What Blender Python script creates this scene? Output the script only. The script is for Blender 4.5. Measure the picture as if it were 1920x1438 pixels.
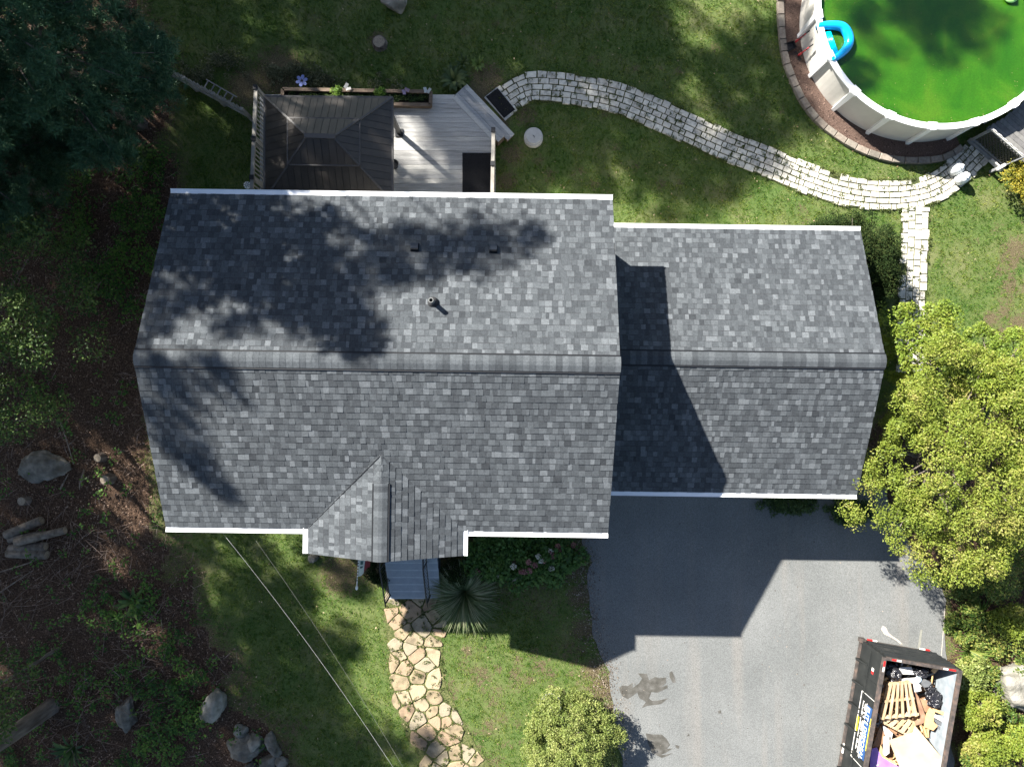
import bpy, math, random
import numpy as np
from mathutils import Vector, Matrix, noise as mnoise

for o in list(bpy.data.objects):
    bpy.data.objects.remove(o, do_unlink=True)
SC = bpy.context.scene
COL = SC.collection
random.seed(7)
RNG = np.random.default_rng(11)
R = math.radians

# ------------------------------------------------------------------ camera, sky, sun, exposure
CAM_H, FPX = 21.7, 1300.0            # drone height over the lawn (m); focal length in photo pixels
cam_data = bpy.data.cameras.new("camera")
cam_data.sensor_width = 36.0
cam_data.lens = 36.0 * FPX / 1920.0
cam_data.clip_start, cam_data.clip_end = 0.1, 2000.0
cam = bpy.data.objects.new("camera", cam_data)
COL.objects.link(cam)
cam.location = (0, 0, CAM_H)
SC.camera = cam

SUN_DIR = Vector((-0.946, 0.821, 1.0)).normalized()      # towards the sun
SUN_EL = math.asin(SUN_DIR.z)
world = bpy.data.worlds.new("World")
SC.world = world
world.use_nodes = True
wn = world.node_tree
sky = wn.nodes.new("ShaderNodeTexSky")
sky.sky_type = 'NISHITA'
sky.sun_disc = False
sky.sun_elevation = SUN_EL
sky.sun_rotation = math.atan2(SUN_DIR.x, SUN_DIR.y)
sky.air_density, sky.dust_density, sky.ozone_density = 1.0, 1.0, 1.0
wbg = wn.nodes["Background"]
wn.links.new(sky.outputs[0], wbg.inputs[0])
wbg.inputs[1].default_value = 0.05
sun_data = bpy.data.lights.new("sun", 'SUN')
sun_data.energy = 5.0
sun_data.angle = R(0.6)
sun_data.color = (1.0, 0.955, 0.88)
sun = bpy.data.objects.new("sun", sun_data)
COL.objects.link(sun)
sun.rotation_euler = (-SUN_DIR).to_track_quat('-Z', 'Y').to_euler()
sun.location = SUN_DIR * 60
SC.view_settings.view_transform = 'Standard'
SC.view_settings.look = 'None'
SC.view_settings.exposure = 1.98
SC.view_settings.gamma = 1.0
SC.view_settings.use_curve_mapping = False
SC.cycles.max_bounces = 6
SC.cycles.diffuse_bounces = 3
SC.cycles.glossy_bounces = 2
SC.cycles.transparent_max_bounces = 8

# ------------------------------------------------------------------ helpers
def W(px, py, z=0.0):
    """point at height z that stands where the photograph shows pixel (px, py)"""
    k = (CAM_H - z) / FPX
    return Vector(((px - 960) * k, (719 - py) * k, z))

MW = {}
def tag(o, label=None, cat=None, group=None, kind=None):
    if label: o["label"] = label
    if cat: o["category"] = cat
    if group: o["group"] = group
    if kind: o["kind"] = kind
    return o

def thing(name, label, cat, loc=(0, 0, 0), rotz=0.0, group=None, kind=None):
    o = bpy.data.objects.new(name, None)
    COL.objects.link(o)
    o.location = loc
    o.rotation_euler = (0, 0, rotz)
    o.empty_display_size = 0.3
    MW[o] = Matrix.Translation(Vector(loc)) @ Matrix.Rotation(rotz, 4, 'Z')
    return tag(o, label, cat, group, kind)

def link(o, parent=None, M=None):
    COL.objects.link(o)
    if parent is not None:
        o.parent = parent
        if M is not None:
            o.matrix_basis = MW[parent].inverted() @ M
            MW[o] = M.copy()
        else:
            MW[o] = MW[parent]
    else:
        if M is not None: o.matrix_basis = M
        MW[o] = M.copy() if M is not None else Matrix.Identity(4)
    return o

class MB:
    def __init__(s): s.v, s.f, s.m = [], [], []
    def add(s, vs, fs, mi=0):
        b = len(s.v)
        s.v += [tuple(v) for v in vs]
        s.f += [tuple(i + b for i in f) for f in fs]
        s.m += [mi] * len(fs)
        return s
    def hexa(s, lo, hi, mi=0):
        n = len(lo)
        fs = [tuple(range(n))[::-1], tuple(range(n, 2 * n))]
        fs += [(i, (i + 1) % n, (i + 1) % n + n, i + n) for i in range(n)]
        return s.add(list(lo) + list(hi), fs, mi)
    def box(s, c, size, rz=0.0, mi=0, M=None):
        hx, hy, hz = [d / 2 for d in size]
        T = Matrix.Translation(Vector(c)) @ Matrix.Rotation(rz, 4, 'Z')
        if M is not None: T = Matrix.Translation(Vector(c)) @ M
        q = [(-hx, -hy), (hx, -hy), (hx, hy), (-hx, hy)]
        return s.hexa([T @ Vector((a, b, -hz)) for a, b in q], [T @ Vector((a, b, hz)) for a, b in q], mi)
    def prism(s, poly, z0, z1, mi=0):
        p = [(a[0], a[1]) for a in poly]
        ar = sum(p[i][0] * p[(i + 1) % len(p)][1] - p[(i + 1) % len(p)][0] * p[i][1] for i in range(len(p)))
        if ar < 0: p = p[::-1]
        return s.hexa([(a, b, z0) for a, b in p], [(a, b, z1) for a, b in p], mi)
    def bar(s, a, b, w, h=None, mi=0, up=(0, 0, 1)):
        a, b = Vector(a), Vector(b)
        h = w if h is None else h
        d = (b - a).normalized()
        u = Vector(up)
        if abs(d.dot(u)) > 0.98: u = Vector((1, 0, 0))
        x = d.cross(u).normalized(); y = x.cross(d).normalized()
        q = [x * (i * w / 2) + y * (j * h / 2) for i, j in ((-1, -1), (1, -1), (1, 1), (-1, 1))]
        return s.hexa([a + k for k in q], [b + k for k in q], mi)
    def tube(s, pts, r, n=7, mi=0, cap=True):
        pts = [Vector(p) for p in pts]
        rs = r if isinstance(r, (list, tuple)) else [r] * len(pts)
        rings, prev = [], None
        for i, p in enumerate(pts):
            d = (pts[min(i + 1, len(pts) - 1)] - pts[max(i - 1, 0)]).normalized()
            u = prev if prev is not None else (Vector((0, 0, 1)) if abs(d.z) < .9 else Vector((1, 0, 0)))
            x = (u - d * u.dot(d)).normalized(); prev = x
            y = d.cross(x)
            rings.append([p + (x * math.cos(2 * math.pi * k / n) + y * math.sin(2 * math.pi * k / n)) * rs[i] for k in range(n)])
        vs = [v for g in rings for v in g]
        fs = []
        for i in range(len(pts) - 1):
            for k in range(n):
                fs.append((i * n + k, i * n + (k + 1) % n, (i + 1) * n + (k + 1) % n, (i + 1) * n + k))
        if cap:
            fs.append(tuple(range(n))[::-1]); fs.append(tuple((len(pts) - 1) * n + k for k in range(n)))
        return s.add(vs, fs, mi)
    def lathe(s, c, prof, n=24, mi=0):
        vs, fs = [], []
        for r, z in prof:
            vs += [(c[0] + r * math.cos(2 * math.pi * k / n), c[1] + r * math.sin(2 * math.pi * k / n), c[2] + z) for k in range(n)]
        for i in range(len(prof) - 1):
            for k in range(n):
                fs.append((i * n + k, i * n + (k + 1) % n, (i + 1) * n + (k + 1) % n, (i + 1) * n + k))
        fs.append(tuple(range(n))[::-1]); fs.append(tuple((len(prof) - 1) * n + k for k in range(n)))
        return s.add(vs, fs, mi)
    def build(s, name, mats, parent=None, smooth=False, local=False, **tg):
        if not isinstance(mats, (list, tuple)): mats = [mats]
        me = bpy.data.meshes.new(name)
        vs = [Vector(v) for v in s.v]
        org = None
        if parent is not None:
            if not local:
                inv = MW[parent].inverted()
                vs = [inv @ v for v in vs]
        else:
            lo = Vector([min(v[i] for v in vs) for i in range(3)]); hi = Vector([max(v[i] for v in vs) for i in range(3)])
            org = Vector(((lo.x + hi.x) / 2, (lo.y + hi.y) / 2, lo.z))
            vs = [v - org for v in vs]
        me.from_pydata([tuple(v) for v in vs], [], s.f)
        for m in mats: me.materials.append(m)
        if len(mats) > 1: me.polygons.foreach_set("material_index", s.m)
        if smooth: me.polygons.foreach_set("use_smooth", [True] * len(me.polygons))
        me.update()
        o = bpy.data.objects.new(name, me)
        link(o, parent, Matrix.Translation(org) if org is not None else None)
        return tag(o, **tg)

def np_mesh(name, V, F, mats, parent=None, smooth=False, attrs=None, mi=None, **tg):
    """V (n,3) world coordinates, F (m,k) faces, k constant"""
    V = np.asarray(V, dtype=np.float32); F = np.asarray(F, dtype=np.int32)
    if parent is not None:
        t = MW[parent].inverted()
        A = np.array(t)
        V = V @ A[:3, :3].T.astype(np.float32) + A[:3, 3].astype(np.float32)
    me = bpy.data.meshes.new(name)
    k = F.shape[1]
    me.vertices.add(len(V)); me.vertices.foreach_set("co", V.ravel())
    me.loops.add(F.size); me.loops.foreach_set("vertex_index", F.ravel())
    me.polygons.add(len(F)); me.polygons.foreach_set("loop_start", np.arange(len(F), dtype=np.int32) * k)
    try: me.polygons.foreach_set("loop_total", np.full(len(F), k, dtype=np.int32))
    except Exception: pass
    for m in (mats if isinstance(mats, (list, tuple)) else [mats]): me.materials.append(m)
    if mi is not None: me.polygons.foreach_set("material_index", np.asarray(mi, dtype=np.int32))
    if smooth: me.polygons.foreach_set("use_smooth", np.ones(len(F), dtype=bool))
    me.update(calc_edges=True)
    for an, av in (attrs or {}).items():
        a = me.attributes.new(an, 'FLOAT', 'POINT'); a.data.foreach_set("value", np.asarray(av, dtype=np.float32))
    o = bpy.data.objects.new(name, me)
    link(o, parent)
    return tag(o, **tg)

def vnoise(x, y, scale, seed=0):
    x = np.asarray(x) * scale + seed * 17.13; y = np.asarray(y) * scale + seed * 9.71
    xi, yi = np.floor(x).astype(np.int64), np.floor(y).astype(np.int64)
    xf, yf = x - xi, y - yi
    u, v = xf * xf * (3 - 2 * xf), yf * yf * (3 - 2 * yf)
    def h(a, b):
        n = (a * 374761393 + b * 668265263 + seed * 1442695) & 0x7fffffff
        n = ((n ^ (n >> 13)) * 1274126177) & 0x7fffffff
        return ((n ^ (n >> 16)) & 0xffff) / 65535.0
    return (h(xi, yi) * (1 - u) + h(xi + 1, yi) * u) * (1 - v) + (h(xi, yi + 1) * (1 - u) + h(xi + 1, yi + 1) * u) * v
def fbm(x, y, scale, seed=0, oct=4):
    t, a, n = 0, 1.0, 0
    for i in range(oct):
        t = t + a * vnoise(x, y, scale * 2 ** i, seed + i); n += a; a *= .5
    return t / n
def sdist(X, Y, poly):
    """signed distance to polygon, positive inside"""
    P = np.array([(p[0], p[1]) for p in poly], dtype=float)
    d = np.full(X.shape, 1e9); ins = np.zeros(X.shape, dtype=bool)
    for i in range(len(P)):
        a, b = P[i], P[(i + 1) % len(P)]
        ex, ey = b - a
        L = ex * ex + ey * ey + 1e-12
        t = np.clip(((X - a[0]) * ex + (Y - a[1]) * ey) / L, 0, 1)
        d = np.minimum(d, np.hypot(X - a[0] - t * ex, Y - a[1] - t * ey))
        c = (a[1] > Y) != (b[1] > Y)
        ins ^= c & (X < (b[0] - a[0]) * (Y - a[1]) / (b[1] - a[1] + 1e-12) + a[0])
    return np.where(ins, d, -d)
def PX(pts, z=0.0): return [W(a, b, z) for a, b in pts]
def smoothline(pts, n=6):
    out = []
    P = [Vector(p) for p in pts]
    for i in range(len(P) - 1):
        a, b, c, d = P[max(i - 1, 0)], P[i], P[i + 1], P[min(i + 2, len(P) - 1)]
        for k in range(n):
            t = k / n
            out.append(0.5 * ((2 * b) + (c - a) * t + (2 * a - 5 * b + 4 * c - d) * t * t + (3 * b - a - 3 * c + d) * t ** 3))
    return out + [P[-1]]

# ------------------------------------------------------------------ materials
def mat(name, stops, scale=6.0, detail=5.0, rough=0.85, bump=0.0, bscale=None, stretch=(1, 1, 1), spec=0.25,
        metal=0.0, island=0.0, objrand=0.0, trans=0.0, fine=0.0, fscale=120.0, hue=0.0, coord='P', bdist=0.02, coat=0.0, dist=0.0):
    m = bpy.data.materials.new(name); m.use_nodes = True
    nt = m.node_tree; N, L = nt.nodes, nt.links
    b = N["Principled BSDF"]
    b.inputs["Roughness"].default_value = rough
    b.inputs["Specular IOR Level"].default_value = spec
    b.inputs["Metallic"].default_value = metal
    if coat: b.inputs["Coat Weight"].default_value = coat
    if coord == 'P':
        src = N.new("ShaderNodeNewGeometry").outputs["Position"]
    else:
        src = N.new("ShaderNodeTexCoord").outputs["Object"]
    mp = N.new("ShaderNodeMapping"); mp.inputs["Scale"].default_value = stretch
    L.new(src, mp.inputs["Vector"])
    nz = N.new("ShaderNodeTexNoise"); nz.inputs["Scale"].default_value = scale; nz.inputs["Detail"].default_value = detail
    nz.inputs["Distortion"].default_value = dist
    L.new(mp.outputs[0], nz.inputs["Vector"])
    cr = N.new("ShaderNodeValToRGB")
    els = cr.color_ramp.elements
    while len(els) < len(stops): els.new(0.5)
    for e, (p, c) in zip(els, stops): e.position = p; e.color = (*c, 1)
    fac = nz.outputs["Fac"]
    if island or objrand:
        rnd = N.new("ShaderNodeNewGeometry").outputs["Random Per Island"] if island else N.new("ShaderNodeObjectInfo").outputs["Random"]
        amt = island or objrand
        mm = N.new("ShaderNodeMath"); mm.operation = 'MULTIPLY_ADD'
        L.new(rnd, mm.inputs[0]); mm.inputs[1].default_value = amt
        a2 = N.new("ShaderNodeMath"); a2.operation = 'SUBTRACT'; L.new(fac, a2.inputs[0]); a2.inputs[1].default_value = amt / 2
        L.new(a2.outputs[0], mm.inputs[2]); fac = mm.outputs[0]
    L.new(fac, cr.inputs[0])
    col = cr.outputs[0]
    if fine:
        n2 = N.new("ShaderNodeTexNoise"); n2.inputs["Scale"].default_value = fscale; n2.inputs["Detail"].default_value = 2
        L.new(mp.outputs[0] if coord != 'P' else src, n2.inputs["Vector"])
        mr = N.new("ShaderNodeMapRange"); mr.inputs[1].default_value = .3; mr.inputs[2].default_value = .7
        mr.inputs[3].default_value = 1 - fine; mr.inputs[4].default_value = 1 + fine
        L.new(n2.outputs["Fac"], mr.inputs[0])
        vm = N.new("ShaderNodeVectorMath"); vm.operation = 'SCALE'
        L.new(col, vm.inputs[0]); L.new(mr.outputs[0], vm.inputs["Scale"]); col = vm.outputs[0]
    L.new(col, b.inputs["Base Color"])
    if bump:
        n3 = N.new("ShaderNodeTexNoise"); n3.inputs["Scale"].default_value = bscale or scale * 4; n3.inputs["Detail"].default_value = 4
        L.new(mp.outputs[0], n3.inputs["Vector"])
        bp = N.new("ShaderNodeBump"); bp.inputs["Strength"].default_value = bump; bp.inputs["Distance"].default_value = bdist
        L.new(n3.outputs["Fac"], bp.inputs["Height"]); L.new(bp.outputs[0], b.inputs["Normal"])
    if trans:
        tr = N.new("ShaderNodeBsdfTranslucent"); L.new(col, tr.inputs[0])
        mx = N.new("ShaderNodeMixShader"); mx.inputs[0].default_value = trans
        L.new(b.outputs[0], mx.inputs[1]); L.new(tr.outputs[0], mx.inputs[2])
        L.new(mx.outputs[0], N["Material Output"].inputs[0])
    return m
def flat(name, c, rough=0.6, var=0.12, scale=9.0, **k):
    lo = tuple(max(0, x * (1 - var)) for x in c); hi = tuple(x * (1 + var) for x in c)
    return mat(name, [(.3, lo), (.7, hi)], scale=scale, rough=rough, **k)
def leafm(name, dark, mid, light, trans=0.25, island=0.7, scale=0.9, rough=.55, spec=.3):
    return mat(name, [(.18, dark), (.5, mid), (.82, light)], scale=scale, detail=3, rough=rough, island=island, trans=trans, spec=spec)

# ------------------------------------------------------------------ foliage
def leaf_quads(P, D, Nn, L, Wd):
    """arrays of leaves: base P, direction D, normal Nn, length L, width Wd -> V, F"""
    D = D / (np.linalg.norm(D, axis=1, keepdims=True) + 1e-9)
    S = np.cross(D, Nn); S /= (np.linalg.norm(S, axis=1, keepdims=True) + 1e-9)
    Nl = np.cross(S, D)
    L = L[:, None]; Wd = Wd[:, None]
    v0 = P; v2 = P + D * L
    m = P + D * L * .45 + Nl * L * .08
    v1 = m + S * Wd * .5; v3 = m - S * Wd * .5
    V = np.stack([v0, v1, v2, v3], axis=1).reshape(-1, 3)
    F = np.arange(len(P) * 4).reshape(-1, 4)
    return V, F
def rand_dirs(n, rng):
    v = rng.normal(size=(n, 3)); return v / np.linalg.norm(v, axis=1, keepdims=True)
def leaf_clumps(C, Rr, per, size, rng, aspect=.55, up=.6, shell=.55, squash=.75, ruf=.45):
    """clumps at C (k,3) with radius Rr (k,), `per` leaves each on their outer shells"""
    k = len(C)
    idx = np.repeat(np.arange(k), per)
    d = rand_dirs(len(idx), rng)
    d[:, 2] = np.abs(d[:, 2]) * np.where(rng.random(len(idx)) < .8, 1, -1)
    rad = Rr[idx] * (shell + (1 - shell) * rng.random(len(idx))) * (0.85 + .3 * rng.random(len(idx)))
    P = C[idx] + d * rad[:, None] * np.array([1, 1, squash])
    Nn = d * .8 + np.array([0, 0, up]) + rng.normal(size=d.shape) * ruf
    Nn /= np.linalg.norm(Nn, axis=1, keepdims=True)
    D = rand_dirs(len(idx), rng); D -= Nn * np.sum(D * Nn, axis=1, keepdims=True)
    D += d * .4
    L = size * (.65 + .7 * rng.random(len(idx)))
    return leaf_quads(P, D, Nn, L, L * aspect)
def lobes(c, rad, nl, lr, nsub, rng, low=-.15, sub=.34, core=.3):
    """crown of rounded lobes: sub-clump centres and radii"""
    d = rand_dirs(900, rng); d = d[d[:, 2] > low]
    sel = [0]; dist = np.full(len(d), 9.0)
    for _ in range(nl - 1):
        dist = np.minimum(dist, np.linalg.norm(d - d[sel[-1]], axis=1)); sel.append(int(np.argmax(dist * (.8 + .2 * rng.random(len(d))))))
    C, Rr = [], []
    for i in sel:
        k = .62 + .42 * rng.random(); L = np.array(c) + d[i] * k * np.array(rad); r_ = lr * rng.uniform(.7, 1.3)
        e = rand_dirs(nsub * 3, rng) + d[i] * .5 + np.array([0, 0, .35]); e /= np.linalg.norm(e, axis=1, keepdims=True); e = e[:nsub]
        C.append(L + e * r_ * np.array([1, 1, .8]) * rng.uniform(.8, 1.1, (nsub, 1))); Rr.append(np.full(nsub, r_ * sub) * rng.uniform(.7, 1.25, nsub))
    return np.concatenate(C), np.concatenate(Rr)
def dome_clumps(c, rx, ry, rz, n, rng, low=-.25, jit=.16, inner=.25):
    d = rand_dirs(n * 3, rng); d = d[d[:, 2] > low][:n]
    s = np.where(rng.random(len(d)) < inner, .45 + .4 * rng.random(len(d)), 1 + jit * rng.normal(size=len(d)))
    return np.array(c) + d * s[:, None] * np.array([rx, ry, rz])
# ------------------------------------------------------------------ layout outlines (photo pixels on the ground)
woods_px = [(-700, -600), (230, -600), (250, 40), (310, 130), (290, 215), (322, 300), (322, 420), (280, 700), (300, 985), (335, 1075), (372, 1165),
            (400, 1230), (432, 1300), (455, 1355), (540, 1400), (560, 1700), (500, 2100), (-700, 2100)]
bank_px = [(1672, 960), (1700, 1020), (1768, 1095), (1775, 1235), (1780, 1440), (1800, 2100), (2700, 2100), (2700, 700), (1990, 690), (1900, 780), (1760, 800), (1690, 760), (1640, 800), (1640, 940)]
drive_px = [(1085, 900), (1092, 1015), (1095, 1028), (1104, 1040), (1108, 1056), (1101, 1075), (1100, 1095), (1103, 1112), (1107, 1139), (1112, 1160), (1113, 1185), (1116, 1203), (1126, 1226), (1138, 1246),
            (1143, 1262), (1141, 1285), (1149, 1317), (1147, 1332), (1154, 1345), (1160, 1400), (1166, 1440), (1190, 1700), (1240, 2000), (1830, 2000), (1800, 1700), (1786, 1440),
            (1779, 1300), (1774, 1235), (1771, 1180), (1773, 1125), (1764, 1098), (1735, 1060), (1700, 1010), (1672, 960), (1655, 900)]
path_c = smoothline([W(938, 196), W(985, 166), W(1035, 165), W(1085, 171), W(1160, 186), W(1235, 216), W(1300, 246), W(1360, 273), W(1430, 300),
                     W(1505, 332), W(1580, 357), W(1650, 366), W(1705, 364), W(1752, 351), W(1795, 322), W(1838, 278)], 8)
branch_c = smoothline([W(1716, 388), W(1715, 440), W(1712, 500), W(1710, 560), W(1708, 640), W(1706, 700)], 8)
flag_poly = PX([(722, 1118), (724, 1180), (729, 1260), (742, 1325), (768, 1390), (800, 1445), (830, 1500), (960, 1500), (925, 1440), (893, 1400), (862, 1345), (838, 1292), (830, 1250), (829, 1118)])
POOL_Z = 1.32
pool_c = Vector((12.65, 11.2, POOL_Z)); POOL_R = 3.72
edge_px = [(1466, -160), (1463, -60), (1462, 0), (1464, 56), (1471, 111), (1483, 145), (1497, 178), (1514, 206), (1539, 234), (1564, 253), (1595, 273), (1631, 289),
           (1678, 301), (1739, 302), (1776, 294), (1801, 277)]
edge_c = smoothline(PX(edge_px), 5)

def ribbon(c, hw):
    L, Rr = [], []
    for i, p in enumerate(c):
        d = (c[min(i + 1, len(c) - 1)] - c[max(i - 1, 0)]).normalized(); n = Vector((-d.y, d.x, 0))
        L.append(p + n * hw); Rr.append(p - n * hw)
    return L + Rr[::-1]
PATH_HW = .46
path_poly = ribbon(path_c, PATH_HW); branch_poly = ribbon(branch_c, .42)
drive_poly = PX(drive_px)
# soil patches: (px, py, radius px, strength)
soil_spots = [(1905, 470, 34, .8), (1893, 540, 26, .7), (1912, 610, 30, .8), (1858, 598, 16, 1), (1880, 628, 20, .9), (1845, 520, 20, .35), (1130, 1290, 34, 1), (1110, 1258, 26, .9),
              (1142, 1330, 14, 1), (912, 150, 38, 1), (898, 178, 30, .9), (985, 215, 28, .75), (942, 230, 16, 1), (520, 140, 58, 1), (462, 165, 45, 1), (590, 150, 26, .6),
              (705, 72, 18, .8), (870, 60, 10, .7), (815, 32, 9, .6), (840, 40, 9, .6), (930, 45, 12, .6), (1030, 330, 22, .5), (1010, 300, 16, .6), (960, 290, 26, .8), (950, 340, 24, .8),
              (1110, 110, 12, .6), (1035, 78, 10, .5), (1120, 118, 12, .5), (1115, 1010, 14, .8), (640, 1075, 50, .9), (600, 1025, 30, .7), (690, 1060, 40, 1), (900, 1050, 80, .9), (990, 1045, 80, .9),
              (850, 1060, 46, 1), (1060, 1050, 50, 1), (1085, 1120, 30, .9), (1092, 1180, 26, .9), (1010, 1130, 70, .45), (940, 1110, 60, .5), (1060, 1200, 50, .4), (1010, 1260, 26, .3), (905, 1290, 20, .5), (880, 1410, 30, .7), (925, 1432, 26, .6),
              (745, 1240, 10, .5), (1240, 330, 10, .4), (1140, 360, 12, .4), (700, 1020, 50, 1), (420, 1180, 24, .5), (470, 1260, 26, .4), (560, 1110, 14, .4), (610, 1180, 16, .35), (590, 30, 20, .3), (1250, 60, 18, .3)]

_rs = random.Random(17)
for _ in range(90):
    soil_spots.append((_rs.uniform(840, 1090), _rs.uniform(1200, 1400), _rs.uniform(5, 17), _rs.uniform(.35, .75)))
for _ in range(110): soil_spots.append((_rs.uniform(960, 1900), _rs.uniform(10, 620), _rs.uniform(5, 16), _rs.uniform(.25, .6)))
for _ in range(40): soil_spots.append((_rs.uniform(420, 720), _rs.uniform(1060, 1438), _rs.uniform(5, 15), _rs.uniform(.25, .6)))
for _ in range(26): soil_spots.append((_rs.uniform(1868, 1925), _rs.uniform(400, 650), _rs.uniform(8, 20), _rs.uniform(.4, .8)))
# ------------------------------------------------------------------ ground sheets
M_lawn = bpy.data.materials.new("lawn_turf"); M_lawn.use_nodes = True
def lawn_nodes(m):
    nt = m.node_tree; N, L = nt.nodes, nt.links; b = N["Principled BSDF"]
    b.inputs["Roughness"].default_value = .9; b.inputs["Specular IOR Level"].default_value = .15
    geo = N.new("ShaderNodeNewGeometry").outputs["Position"]
    def noise(s, d=5, dist=0):
        n = N.new("ShaderNodeTexNoise"); n.inputs["Scale"].default_value = s; n.inputs["Detail"].default_value = d; n.inputs["Distortion"].default_value = dist
        L.new(geo, n.inputs["Vector"]); return n.outputs["Fac"]
    def ramp(f, st):
        c = N.new("ShaderNodeValToRGB"); e = c.color_ramp.elements
        while len(e) < len(st): e.new(.5)
        for k, (p, q) in zip(e, st): k.position = p; k.color = (*q, 1)
        L.new(f, c.inputs[0]); return c.outputs[0]
    def mix(f, a, c):
        x = N.new("ShaderNodeMix"); x.data_type = 'RGBA'; L.new(f, x.inputs[0]); L.new(a, x.inputs[6]); L.new(c, x.inputs[7]); return x.outputs[2]
    g = ramp(noise(26, 6), [(.25, (.028, .05, .014)), (.45, (.062, .092, .026)), (.62, (.10, .13, .042)), (.8, (.165, .165, .075))])
    g2 = ramp(noise(1.1, 4, .6), [(.3, (.045, .092, .018)), (.52, (.085, .115, .032)), (.7, (.155, .15, .07))])
    hf = N.new("ShaderNodeMath"); hf.operation = 'ADD'; hf.inputs[0].default_value = .3; hf.inputs[1].default_value = .2
    gm = mix(hf.outputs[0], g, g2)
    s = ramp(noise(38, 6), [(.25, (.032, .025, .013)), (.48, (.08, .064, .035)), (.62, (.14, .116, .064)), (.82, (.24, .205, .125))])
    at = N.new("ShaderNodeAttribute"); at.attribute_name = "soil"
    ad = N.new("ShaderNodeMath"); ad.operation = 'MULTIPLY_ADD'; L.new(noise(14, 5), ad.inputs[0]); ad.inputs[1].default_value = 1.5; L.new(at.outputs["Fac"], ad.inputs[2])
    mr = N.new("ShaderNodeMapRange"); mr.inputs[1].default_value = 1.05; mr.inputs[2].default_value = 1.45; L.new(ad.outputs[0], mr.inputs[0])
    L.new(mix(mr.outputs[0], gm, s), b.inputs["Base Color"])
    bp = N.new("ShaderNodeBump"); bp.inputs["Strength"].default_value = .7; bp.inputs["Distance"].default_value = .03
    L.new(noise(60, 4), bp.inputs["Height"]); L.new(bp.outputs[0], b.inputs["Normal"])
lawn_nodes(M_lawn)
M_litter = mat("leaf_litter_floor", [(.2, (.022, .014, .009)), (.45, (.06, .038, .026)), (.62, (.115, .074, .05)), (.85, (.20, .14, .10))], scale=26, detail=7, bump=1, bscale=50, bdist=.05, rough=.95, spec=.1, dist=.5)
M_far = mat("rough_grass", [(.3, (.035, .055, .018)), (.7, (.09, .10, .04))], scale=.6, detail=6, bump=.6, bscale=20, rough=.95)

def build_ground():
    s = .125
    xs = np.arange(-23, 23 + s / 2, s); ys = np.arange(-19, 19 + s / 2, s)
    X, Y = np.meshgrid(xs, ys)
    z = -.012 - .022 * fbm(X, Y, .55, 3, 4)
    wd = np.maximum(sdist(X, Y, PX(woods_px)), sdist(X, Y, PX(bank_px))) + (fbm(X, Y, 1.1, 8, 4) - .5) * 1.6
    z = z + np.clip(wd, 0, 1) * (fbm(X, Y, .8, 21, 4) - .5) * .10
    soil = np.zeros_like(X)
    for (a, b, r, st) in soil_spots:
        c = W(a, b); rr = r / 60.0
        d = np.hypot(X - c.x, Y - c.y) / rr
        soil = np.maximum(soil, st * np.clip(1.35 - d, 0, 1))
    soil = np.maximum(soil, np.clip(1 - np.abs(sdist(X, Y, flag_poly)) / .25, 0, 1) * .45)
    soil = np.maximum(soil, (sdist(X, Y, flag_poly) > 0) * .3)
    soil = np.maximum(soil, np.clip(.75 + wd * .6, 0, 1) * (wd > -1.2))
    V = np.stack([X.ravel(), Y.ravel(), z.ravel()], 1)
    ny, nx = X.shape
    i = np.arange(ny * nx).reshape(ny, nx)
    F = np.stack([i[:-1, :-1], i[:-1, 1:], i[1:, 1:], i[1:, :-1]], -1).reshape(-1, 4)
    fw = wd.ravel()[F].mean(1)
    for sel, nm, mt in ((fw <= 0, "lawn", M_lawn), (fw > 0, "woodland_floor", M_litter)):
        Fs = F[sel]; u, inv = np.unique(Fs, return_inverse=True)
        np_mesh(nm, V[u], inv.reshape(Fs.shape), mt, smooth=True, attrs={"soil": soil.ravel()[u]}, kind="structure")
    return X, Y, wd, soil
GX, GY, GWD, GSOIL = build_ground()
def gsample(A, x, y):
    ix = np.clip(((x + 23) / .125).astype(int), 0, A.shape[1] - 1); iy = np.clip(((y + 19) / .125).astype(int), 0, A.shape[0] - 1)
    return A[iy, ix]
fm = MB()
for q in ([(-400, -400), (400, -400), (400, -19), (-400, -19)], [(-400, 19), (400, 19), (400, 400), (-400, 400)], [(-400, -19), (-23, -19), (-23, 19), (-400, 19)], [(23, -19), (400, -19), (400, 19), (23, 19)]):
    fm.add([(a, b, -.03) for a, b in q], [(0, 1, 2, 3)])
fm.build("ground", M_far, kind="structure")

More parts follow.
